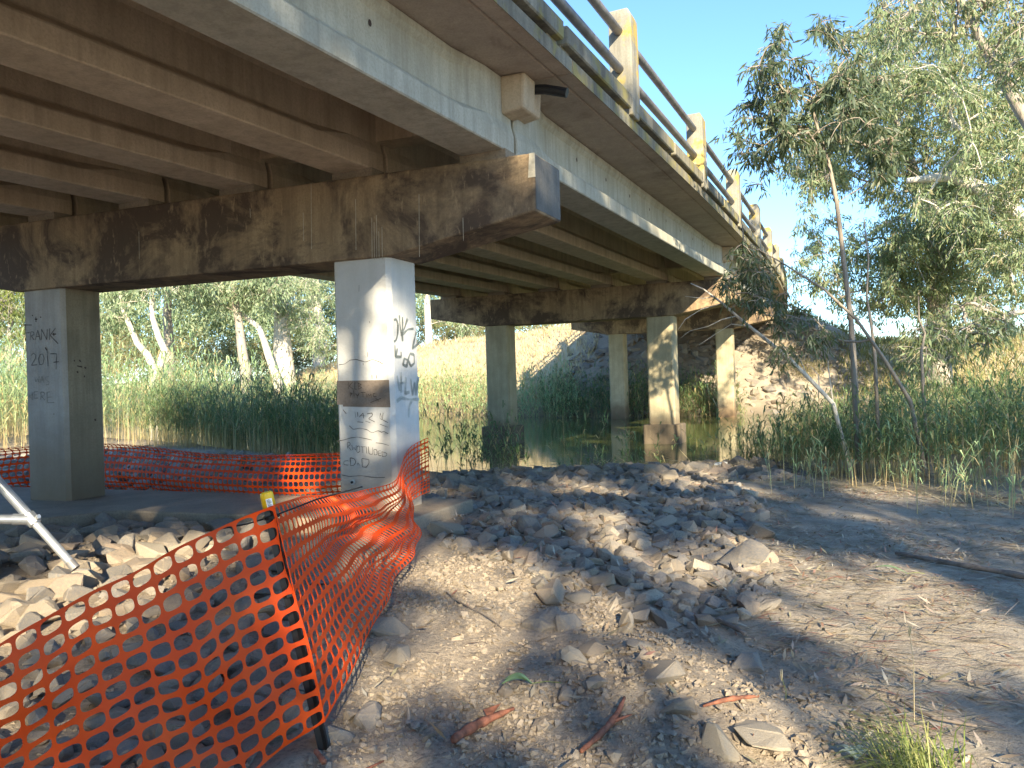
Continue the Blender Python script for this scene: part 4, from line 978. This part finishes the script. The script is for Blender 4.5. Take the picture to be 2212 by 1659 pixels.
fartree('stout old gum with broken stubs and furrowed pale trunk', 57, [(616, 830), (614, 815), (611, 760), (609, 720), (608, 648), (612, 570)], 1.05, 36, [(640, 640, 50, 40), (690, 720, 35, 45), (600, 590, 90, 50), (660, 690, 30, 30)], 90, 'bark_white', 100)
fartree('forked white gum on the rise left of the painted column', 66, [(690, 790), (689, 700), (683, 650), (682, 600), (685, 540)], .62, 37, [(640, 600, 60, 30), (720, 620, 60, 40), (690, 540, 90, 60)], 60)
fartree('white gum trunk standing alone right of the painted column', 60, [(930, 812), (928, 790), (926, 720), (922, 640), (920, 560)], .50, 38, [(980, 690, 45, 30), (900, 560, 90, 60), (990, 600, 60, 40)], 45)
fartree('gum trunk at the far left beyond the worn column', 44, [(22, 800), (18, 760), (24, 690), (20, 620)], .26, 39, [(20, 640, 50, 40), (-40, 660, 60, 60), (60, 600, 60, 40), (10, 720, 40, 30)], 60, 'bark_grey', 90, .28, 'leaf_bush')
# forest behind, a mass
cl = clumps_in([(100, 660, 200, 70), (350, 650, 220, 65), (600, 650, 220, 60), (850, 660, 160, 50), (1050, 690, 140, 35), (1250, 695, 100, 25), (-200, 650, 200, 100), (450, 730, 420, 50)], 900, 77, 76, 8)
V, Fc = hang_leaves(cl, np.full(len(cl), 2.0), 100, .5, np.random.default_rng(5), .6, .27)
tag(link('woodland', mesh_from('woodland', V, Fc, M['leaf_far'])), 'mass of gum woodland beyond the river', 'woodland', None, 'stuff')
cl = clumps_in([(300, 765, 330, 45), (620, 765, 160, 40), (950, 735, 80, 35), (60, 750, 160, 50), (1120, 715, 190, 16)], 420, 78, 70, 5)
V, Fc = hang_leaves(cl, np.full(len(cl), 1.5), 110, .34, np.random.default_rng(6), .3, .25)
tag(link('undergrowth', mesh_from('undergrowth', V, Fc, M['leaf_under'])), 'tangled brown-green undergrowth below the far gums', 'undergrowth', None, 'stuff')
# bushes
def bush(label, px, py, D, w, h, n, seed, leaf='leaf_bush', per=70, L0=.16, group='bushes on the far bank', crad=.55):
    r = np.random.default_rng(seed); g = ground_pt(px, D); c = []
    for _ in range(n):
        a = r.normal(size=3); a /= np.linalg.norm(a); a *= r.random() ** .4; c.append(g + np.array([a[0] * w, a[1] * w * .7, h * (.55 + .45 * a[2])]))
    gum('bush', label, [g - [0, 0, .1], g + [.05, 0, h * .3], g + [0, 0, h * .6]], [.07, .05, .03], np.array(c), crad, M['bark_sap'], M[leaf], per, L0, seed, .006, 'bush', group, .5)
bush('yellow-green bush between the kinked trunk and the grey trunk', 425, 760, 49, 2.4, 4.4, 60, 41)
bush('pale feathery bush in front of the grey trunk', 440, 800, 44, 3.2, 3.0, 60, 42, 'leaf_dry')
bush('dark bush behind the pale feathery bush', 490, 760, 58, 2.4, 4.2, 55, 43, 'leaf_far')
bush('blue-green bush at the foot of the rise', 680, 780, 50, 1.9, 3.6, 60, 44, 'leaf_far')
bush('yellow-green bush left of the worn column', 10, 790, 42, 3.0, 3.6, 60, 45)
bush('leafy bush right of the lone white trunk', 985, 760, 62, 2.6, 4.2, 60, 46)
bush('low scrub on the skyline behind the dry slope', 1070, 740, 66, 2.6, 3.0, 50, 47)
bush('low scrub under the far pier cap', 1180, 730, 70, 2.2, 2.8, 45, 48)
bush('low yellowish shrub on the embankment beside the bridge end', 1745, 690, 37, 1.2, 1.0, 30, 49, 'leaf_dry', 60, .14)
bush('drooping green bush on the right slope', 1990, 760, 24, 1.1, 2.6, 40, 50, 'leaf_gum', 60, .15, 'bushes on the right slope', .45)
bush('dark hedge tree on the right skyline', 2200, 720, 75, 3.5, 3.2, 40, 151, 'leaf_far', 60, .35, 'bushes on the right slope', 1.0)

# reeds
def reeds(name, label, pts, hts, mat, seed, nl=9, wl=.022, lean=.12):
    r = np.random.default_rng(seed); n = len(pts); V = []; F = []; Hh = []
    base = np.stack([pts[:, 0], pts[:, 1], np.maximum(height(pts[:, 0], pts[:, 1], False), -.7)], 1)
    la = r.uniform(0, 2 * math.pi, n); lm = np.abs(r.normal(0, lean * 1.4, n)) * np.where(r.random(n) < .12, 3.2, 1); hts = hts * np.where(r.random(n) < .15, r.uniform(.45, .8, n), r.uniform(.9, 1.12, n)); ld = np.stack([np.cos(la) * lm, np.sin(la) * lm], 1)
    def stem(t): return base + np.concatenate([ld * (hts * t * t)[:, None] if np.ndim(t) else ld * (hts * t * t)[:, None], (hts * t)[:, None]], 1)
    sa = r.uniform(0, math.pi, n); sd = np.stack([np.cos(sa), np.sin(sa), np.zeros(n)], 1) * .0055
    rows = []
    for t in (0, .4, .75, 1.0): p = stem(np.full(n, t)); w = (1 - .6 * t); rows += [p - sd * w, p + sd * w]; Hh += [np.full(n, t)] * 2
    A = np.stack(rows, 1).reshape(-1, 3); HA = np.stack(Hh, 1).ravel()
    b = np.arange(n)[:, None] * 8; FA = np.concatenate([b + np.array([[0, 1, 3, 2]]) + 2 * k for k in range(3)])
    m = n * nl; i = np.repeat(np.arange(n), nl); t = r.uniform(.22, 1.0, m) ** .8
    p0 = base[i] + np.concatenate([ld[i] * (hts[i] * t * t)[:, None], (hts[i] * t)[:, None]], 1)
    a = r.uniform(0, 2 * math.pi, m); L = r.uniform(.25, .55, m) * np.clip(hts[i] / 1.8, .5, 1.3); el = r.uniform(.5, 1.25, m)
    hd = np.stack([np.cos(a), np.sin(a), np.zeros(m)], 1); side = np.stack([-np.sin(a), np.cos(a), np.zeros(m)], 1) * (wl * .5 * r.uniform(.6, 1.3, m))[:, None]
    up = np.array([0, 0, 1.])
    d1 = hd * np.cos(el)[:, None] + up * np.sin(el)[:, None]; e2 = el - r.uniform(.5, 1.5, m); d2 = hd * np.cos(e2)[:, None] + up * np.sin(e2)[:, None]
    p1 = p0 + d1 * (L * .5)[:, None]; p2 = p1 + d2 * (L * .5)[:, None]
    Bv = np.stack([p0 - side * .4, p0 + side * .4, p1 + side, p1 - side, p2 + side * .08, p2 - side * .08], 1).reshape(-1, 3)
    off = len(A); b = off + np.arange(m)[:, None] * 6; FB = np.concatenate([b + np.array([[0, 1, 2, 3]]), b + np.array([[3, 2, 4, 5]])])
    me = mesh_from(name, np.r_[A, Bv], np.r_[FA, FB], mat)
    at_ = me.attributes.new('hgt', 'FLOAT', 'POINT'); at_.data.foreach_set('value', np.r_[HA, np.repeat(t, 6)].astype(np.float32))
    return tag(link(name, me), label, 'reeds', None, 'stuff')
def reed_pts(poly, n, seed, clump=.5, nz=1.2):
    r = np.random.default_rng(seed); P_ = np.array(poly); lo, hi = P_.min(0), P_.max(0); c = r.uniform(lo, hi, (n * 12, 2)); c = c[in_poly(c[:, 0], c[:, 1], poly)]
    c = c[r.random(len(c)) < np.clip(.5 + clump * 4 * fbm(c[:, 0] * nz, c[:, 1] * nz, seed), .03, 1)]; return c[:n]
rz = np.random.default_rng(90)
p_ = reed_pts([(4.6, 11.6), (5.8, 9.8), (8.5, 8.6), (13, 9), (16, 14), (12, 19), (5, 17.5), (4.6, 14)], 3600, 201, .5)
reeds('reed_bed', 'dense green reed bed along the right bank below the sapling', p_, rz.uniform(.85, 1.6, len(p_)) * np.clip(.75 + (p_[:, 0] - 4.6) * .07, .7, 1.2), M['reed'], 1)
p_ = reed_pts([(9, 19), (14, 18), (28, 24), (24, 31), (11, 32)], 1500, 202, .5); reeds('reed_bed', 'further reeds at the foot of the grassy right slope', p_, rz.uniform(.9, 1.5, len(p_)), M['reed'], 2, 6)
p_ = reed_pts([(-11.5, 22.5), (-3.2, 15.6), (-2.0, 17.2), (-4.5, 21), (-9, 27)], 2400, 203, .35); reeds('reed_bed', 'dark shaded reeds on the bank behind the far barrier mesh', p_, rz.uniform(1.3, 2.0, len(p_)), M['reed'], 3)
p_ = reed_pts([(-30, 27), (-16, 21), (-10.5, 23.5), (-8, 28), (-14, 36), (-30, 40)], 3300, 204, .35); reeds('reed_bed', 'tall sunlit pale reeds left beyond the worn column', p_, rz.uniform(2.2, 3.7, len(p_)), M['reed_lit'], 4, 8, .04)
def edge_reeds(x0, x1, n, d0, d1, seed):
    r = np.random.default_rng(seed); x = r.uniform(x0, x1, n); return np.stack([x, y_far(x) + r.uniform(d0, d1, n)], 1)
p_ = edge_reeds(-22, 3.2, 2800, -1.2, 2.6, 205); reeds('reed_bed', 'bright reeds fringing the far bank below the dry slope', p_, rz.uniform(1.2, 2.0, len(p_)), M['reed_lit'], 5, 6, .045)
p_ = edge_reeds(1.5, 10.5, 1100, -.8, 1.6, 206); reeds('reed_bed', 'shaded reeds at the far waterline under the bridge', p_, rz.uniform(1.0, 2.0, len(p_)), M['reed'], 6, 6, .04)
p_ = reed_pts([(-2.2, 13.6), (.2, 13.9), (.4, 15.0), (-1.8, 15.4)], 75, 207, .6); reeds('reed_clump', 'dark drooping reeds at the water beside the painted column', p_, rz.uniform(.7, 1.35, len(p_)), M['reed'], 7, 10, .026, .3)
p_ = reed_pts([(.9, 14.3), (4.9, 14.2), (5.2, 15.6), (1.0, 15.4)], 62, 208, .8, 2.0); reeds('reed_clump', 'sparse reeds standing along the near waterline', p_, rz.uniform(.5, 1.5, len(p_)), M['reed'], 8, 8, .026, .18)
p_ = reed_pts([(2.8, 10.3), (5.2, 7.2), (6.2, 7.0), (7.5, 8.5), (4.8, 11.5)], 85, 209, .8, 1.5); reeds('reed_clump', 'scattered thin reed stems growing out of the bare path edge', p_, rz.uniform(.3, .95, len(p_)), M['reed_lit'], 9, 6, .014, .15)

# grass
def grass(name, label, pts, hts, mat, seed, w=.02, base=None, lean=.4, curve=0):
    r = np.random.default_rng(seed); n = len(pts); z = height(pts[:, 0], pts[:, 1], False); c = np.stack([pts[:, 0], pts[:, 1], z - .02], 1)
    d = r.normal(size=(n, 3)) * lean; d[:, 2] = 1; d = unit(d); s = unit(np.cross(d, r.normal(size=(n, 3)))); V, Fc = leaf_mesh(c, d, s, hts, hts * w)
    return tag(link(name, mesh_from(name, V, Fc, mat)), label, 'grass', None, 'stuff')
r = np.random.default_rng(301)
x = r.uniform(-22, 16, 40000); y = y_far(x) + 1.5 + r.random(40000) ** 1.2 * 26; u_, v_ = to_uv(x, y); k = ~((np.abs(v_ + 2.75) < 6.5) & (u_ < 41)); p_ = np.stack([x, y], 1)[k]
grass('dry_grass', 'straw-coloured dry grass on the far embankment', p_, r.uniform(.2, .6, len(p_)), M['dry_grass'], 1, .10)
x = r.uniform(9, 45, 30000); y = y_far(x) + .5 + r.random(30000) * 20; u_, v_ = to_uv(x, y); k = ~((np.abs(v_ + 2.75) < 6.0) & (u_ < 41)); p_ = np.stack([x, y], 1)[k]
grass('bank_grass', 'rank yellow-green grass on the right slope beside the bridge', p_, r.uniform(.25, .75, len(p_)), M['mid_grass'], 2, .09)
# leaf and twig litter
def litter(name, label, n, poly, lmin, lmax, seed, mat, wr=.2, flat=.25, aniso=None, z0=.006):
    r = np.random.default_rng(seed); P_ = np.array(poly); c = r.uniform(P_.min(0), P_.max(0), (n * 4, 2)); c = c[in_poly(c[:, 0], c[:, 1], poly)]
    c = c[r.random(len(c)) < np.clip(.5 + 2.5 * fbm(c[:, 0] * 1.4, c[:, 1] * 1.4, seed), .05, 1)][:n]; n = len(c)
    z = height(c[:, 0], c[:, 1]); a = r.uniform(0, 2 * math.pi, n) if aniso is None else r.normal(aniso, .45, n)
    d = unit(np.stack([np.cos(a), np.sin(a), r.normal(0, flat, n)], 1)); nrm = unit(np.stack([r.normal(0, flat, n), r.normal(0, flat, n), np.ones(n)], 1)); s = unit(np.cross(d, nrm))
    L = r.uniform(lmin, lmax, n); V, Fc = leaf_mesh(np.stack([c[:, 0], c[:, 1], z + z0 + r.uniform(0, .012, n)], 1), d, s, L, L * wr)
    return tag(link(name, mesh_from(name, V, Fc, mat)), label, 'litter', None, 'stuff')
path_poly = px_poly([(1480, 1330), (1640, 1180), (1560, 1060), (1900, 1030), (2300, 1080), (2600, 1300), (2500, 1800), (1900, 1700), (1750, 1480)], -.05)
litter('leaf_litter', 'dry gum leaves scattered over the shaded path', 9000, path_poly, .03, .12, 401, M['litter'], .17)
litter('twig_litter', 'thin twigs and bark strips lying on the path', 7000, path_poly, .06, .26, 402, M['litter'], .035, .12, -.35)
litter('leaf_litter', 'few pale leaves dropped on the loose soil', 170, soil_poly, .05, .12, 403, M['litter'], .2, .35, None, .02)
litter('leaf_litter', 'leaf scraps caught between the riprap rocks', 700, pileB, .05, .14, 404, M['litter'], .16, .4, None, .05)
litter('straw_litter', 'broken reed straw along the near waterline', 900, [(-1.6, 13.2), (5.5, 12.6), (6, 14.6), (-1, 14.8)], .12, .5, 407, M['dry_grass'], .03, .2, None, .09)
litter('straw_litter', 'flattened straw along the edge of the reeds', 2600, px_poly([(1480, 1010), (1700, 1000), (2250, 1030), (2300, 1120), (1900, 1075), (1600, 1045)], -.1), .15, .6, 405, M['dry_grass'], .03, .15)
litter('straw_litter', 'heap of dry reed straw at the foot of the shaded reeds', 900, [(-8.5, 15.5), (-5, 14), (-4, 15), (-6, 18), (-9, 18)], .2, .6, 406, M['dry_grass'], .03, .3, None, .05)

# grass tuft in the corner
tf = at_height(2010, 1715, -.02); r = np.random.default_rng(500); n = 210
V = []; F = []
mb_v = []; mb_f = []
for k in range(n):
    a = r.normal(2.3, .9); L = r.uniform(.2, .5); b = tf + np.array([r.normal(0, .07), r.normal(0, .06), 0]); el = r.uniform(.5, 1.3)
    hd = np.array([math.cos(a), math.sin(a), 0]); sd_ = np.array([-hd[1], hd[0], 0]) * .0022; p0 = b; p1 = b + (hd * math.cos(el) + np.array([0, 0, math.sin(el)])) * L * .5; e2 = el - r.uniform(.6, 1.5)
    p2 = p1 + (hd * math.cos(e2) + np.array([0, 0, math.sin(e2)])) * L * .5; i0 = len(mb_v)
    mb_v += [p0 - sd_, p0 + sd_, p1 + sd_, p1 - sd_, p2]; mb_f += [(i0, i0 + 1, i0 + 2, i0 + 3), (i0 + 3, i0 + 2, i0 + 4)]
t_ = thing('grass_tuft', tf, 'fine green and straw grass tuft at the path edge', 'grass tuft'); link('blades', mesh_from('blades', mb_v, mb_f, M['tuft'], False, tf), t_)
for px, py, h_, lb in ((1975, 1560, .42, 'single tall dry grass stalk with a seed head'), (1697, 1540, .16, 'short green grass stalk near the grass tuft')):
    g = at_height(px, py, .0); t_ = thing('grass_stalk', g, lb, 'grass stalk'); mb = MB(); mb.tube([g, g + [.005, 0, h_ * .6], g + [-.012, 0, h_]], [.0022, .0018, .001], 5); mb.obj('stalk', M['dry_grass'] if h_ > .3 else M['tuft'], t_, g)
    V, Fc = leaf_mesh(np.array([g + [-.012, 0, h_ * .86]] * 6), unit(r.normal(size=(6, 3)) * .15 + np.array([0, 0, 1])), unit(r.normal(size=(6, 3))), np.full(6, .06), np.full(6, .006)); link('seed_head', mesh_from('seed_head', V, Fc, M['dry_grass'], False, g), t_)

# bark curls, sticks and sprigs
def stick(name, label, cat, px, Lr, mat, parts=True, bow=0.0, group=None, z=.02):
    pts = [at_height(x, y, .02) for x, y in px]; pts = [np.array([p[0], p[1], float(height(p[0], p[1])) + Lr[i] * .8 + z]) for i, p in enumerate(pts)]
    q = smooth_poly(pts, 12); rad = np.interp(np.linspace(0, 1, 12), np.linspace(0, 1, len(Lr)), Lr) * (1 + .18 * np.sin(np.arange(12) * 2.3))
    t_ = tag(None or link(name, None, None, tuple(q[0])), label, cat, group); mb = MB(); mb.tube(q, list(rad), 8); mb.obj('shaft', mat, t_, q[0], True)
    return t_, q
t_, q = stick('bark_curl', 'thick red-brown curl of shed bark lying on the soil', 'bark', [(980, 1615), (1020, 1578), (1065, 1555), (1110, 1538)], [.016, .022, .018, .008], M['bark_curl'])
mb = MB(); mb.add([q[7], q[8] + [0, 0, .02], q[9] + [.0, .04, .03], q[8] + [-.05, .03, .02]], [(0, 1, 2, 3)]); mb.obj('peeling_flake', M['bark_curl'], t_, q[0])
t_, q = stick('bark_curl', 'forked red-brown bark strip near the bottom rocks', 'bark', [(1255, 1640), (1300, 1610), (1335, 1585), (1350, 1552)], [.008, .014, .013, .007], M['bark_curl'])
mb = MB(); mb.tube([q[6], q[6] + [.06, .02, .01], q[6] + [.09, .04, .01]], [.008, .006, .003], 6); mb.obj('fork', M['bark_curl'], t_, q[0])
stick('bark_curl', 'small bark piece beside the foot of the star picket', 'bark', [(682, 1622), (700, 1650)], [.010, .012], M['bark_curl'])
stick('bark_curl', 'thin bark sliver by the bottom edge of the soil', 'bark', [(790, 1659), (828, 1638)], [.006, .004], M['bark_curl'])
stick('bark_curl', 'flat pinkish bark strip between the clods', 'bark', [(1520, 1575), (1580, 1562), (1640, 1552)], [.005, .012, .006], M['bark_curl'])
stick('fallen_branch', 'long grey fallen branch across the right path', 'branch', [(1935, 1185), (2000, 1200), (2070, 1212), (2140, 1218), (2260, 1240)], [.015, .02, .022, .022, .026], M['stick'])
stick('fallen_branch', 'thin grey branch at the edge of the riprap rocks', 'branch', [(1480, 1325), (1530, 1335), (1575, 1350), (1610, 1370)], [.006, .015, .016, .012], M['stick'])
stick('fallen_branch', 'short dark stick on the path behind the grass tuft', 'branch', [(1945, 1510), (1985, 1535), (2030, 1550)], [.006, .009, .006], M['stick'])
stick('fallen_branch', 'pale straight stick beside the short dark stick', 'branch', [(2010, 1545), (2060, 1555), (2110, 1562)], [.006, .007, .005], M['stick'])
stick('root_strand', 'thin dark root strand on the soil mound', 'root', [(965, 1310), (990, 1330), (1030, 1345), (1070, 1355), (1085, 1365)], [.003, .005, .005, .004, .003], M['stick'])
def sprig(name, label, px, py, leaves, mat, L):
    g = at_height(px, py, .02); g[2] = float(height(g[0], g[1])) + .03; t_ = thing(name, g, label, 'leaf sprig'); r = np.random.default_rng(px)
    for k, a in enumerate(leaves):
        d = np.array([math.cos(a), math.sin(a), .15]); d /= np.linalg.norm(d); s = np.cross(d, (0, 0, 1)); s /= np.linalg.norm(s); LL = L * r.uniform(.7, 1.1); w = LL * .13
        n_ = 6; vs = []
        for i in range(n_ + 1):
            t = i / n_; c = d * LL * t + s * LL * .12 * t * t + np.array([0, 0, .03 * math.sin(math.pi * t)]); ww = w * math.sin(math.pi * min(.97, t * .9 + .08)); vs += [c - s * ww, c + np.array([0, 0, -.004]), c + s * ww]
        fs = [(i * 3, i * 3 + 1, i * 3 + 4, i * 3 + 3) for i in range(n_)] + [(i * 3 + 1, i * 3 + 2, i * 3 + 5, i * 3 + 4) for i in range(n_)]
        link('leaf', mesh_from('leaf', vs, fs, mat, True), t_)
    mb = MB(); mb.tube([(0, 0, 0), (.07, .02, .0), (.14, .02, -.01)], .002, 5); mb.obj('stem', M['tuft'], t_)
sprig('leaf_sprig', 'fresh green gum leaf sprig dropped on the soil', 1150, 1500, [2.9, 3.2, 3.6], M['green_leaf'], .14)
sprig('leaf_sprig', 'pale grey-green leaf sprig beside the grass tuft', 1850, 1650, [.9, 1.5, 2.1, 2.8, .3], M['pale_leaf'], .09)
sprig('leaf_sprig', 'single green leaf lying on the sunlit path', 1960, 1235, [2.8], M['green_leaf'], .2)
# foam scraps at the water's edge
for px, py, w, h_, lb in ((1500, 1000, .24, .04, 'broken white foam sheet on the waterline rocks'), (1555, 996, .26, .04, 'white foam panel scrap beside the waterline reeds'), (1475, 1004, .12, .03, 'small foam offcut by the water')):
    g = at_height(px, py, -.02); g[2] = float(height(g[0], g[1])) + .05; mb = MB(); mb.hexa([g + np.array([a * w, b * .16 + a * .05, c * h_ + .02 * a]) for c in (0, 1) for a, b in ((-.5, -.5), (.5, -.4), (.45, .5), (-.4, .45))])
    o = mb.obj('foam_scrap', M['foam'], None, g, False, tuple(g)); bevel(o, .01); tag(o, lb, 'foam scrap')

# ------------------------------------------------------------------ unseen gum trees behind the viewer, crowns shaped for shade and sun patches
def sunproj(p):
    p = np.asarray(p, float); ex = np.array([-SUN_AZ[1], SUN_AZ[0], 0.]); ez = np.cross(SUN_DIR, ex); return np.array([p @ ex, p @ ez]) * np.array([1, 1 if ez[2] > 0 else -1])
LIT = [(at_height(60, 1290, .15), .62), (at_height(190, 1200, .15), .55), (at_height(330, 1170, .15), .45), (at_height(20, 1530, .05), .30), (at_height(450, 1160, .15), .35),
       (at_height(940, 1180, .1), .35), (at_height(1080, 1225, .15), .30), (at_height(970, 1360, 0), .28), (at_height(1330, 1340, 0), .30), (at_height(1060, 1420, 0), .16), (at_height(1500, 1480, 0), .2),
       (at_height(1300, 1105, .1), .5), (at_height(1590, 1185, 0), .5), (at_height(1500, 1030, 0), .8), (at_height(1250, 1040, 0), .5), (at_height(1420, 1210, 0), .25),
       (at_height(1800, 1230, -.05), .28), (at_height(1950, 1290, -.05), .25), (at_height(2100, 1340, -.05), .3), (at_height(1720, 1330, -.05), .2), (at_height(1850, 1390, -.05), .2), (at_height(2150, 1400, -.05), .22), (at_height(1760, 1520, 0), .16), (at_height(1990, 1480, 0), .14), (at_height(1900, 1060, -.1), .6),
       (np.array(pier_pt(1, 0, 0, 2.55)), .33), (np.array(pier_pt(1, 0, -.6, 1.9)), .2), (np.array(pier_pt(1, 0, -.35, 1.25)), .22), (np.array(pier_pt(1, .2, 0, 2.0)), .2), (at_depth(880, 1060, 8.2), .3), (at_depth(640, 1000, 9.8), .3)]
LP = np.array([sunproj(p) for p, _ in LIT]); LR = np.array([r_ for _, r_ in LIT])
def shade_tree(label, x, y, hgt, spread, n, seed, per=80):
    r = np.random.default_rng(seed); g = np.array([x, y, float(height(x, y, False))]); c = []
    while len(c) < n:
        a = r.uniform(-1, 1, 3)
        if a @ a > 1: continue
        p = g + np.array([a[0] * spread, a[1] * 2.2, hgt * (.64 + .34 * a[2])]); s = sunproj(p); dd = np.linalg.norm(LP - s, axis=1)
        if (dd < LR * .55 + .2).any():  # clumps that would shade the chosen sunlit spots are left out
            n -= .25; continue
        c.append(p)
    tk = [g - [0, 0, .2], g + [.1, 0, hgt * .25], g + [-.15, .1, hgt * .5], g + [.1, 0, hgt * .72], g + [.2, 0, hgt * .9]]
    gum('gum_tree', label, tk, [.24, .2, .16, .11, .05], np.array(c), .36, M['bark_white'], M['leaf_gum'], per, .19, seed, twig=.008, wr=.28, group='gums standing behind the viewpoint')
shade_tree('shade gum over the barrier mesh pile', -4.2, -12, 16, 4.8, 680, 601)
shade_tree('shade gum over the soil mound', .8, -13, 17, 4.4, 720, 602)
shade_tree('shade gum over the path', 5.6, -12, 16, 4.8, 680, 603)
shade_tree('shade gum over the reeds', 12, -14, 16, 4.8, 260, 604)
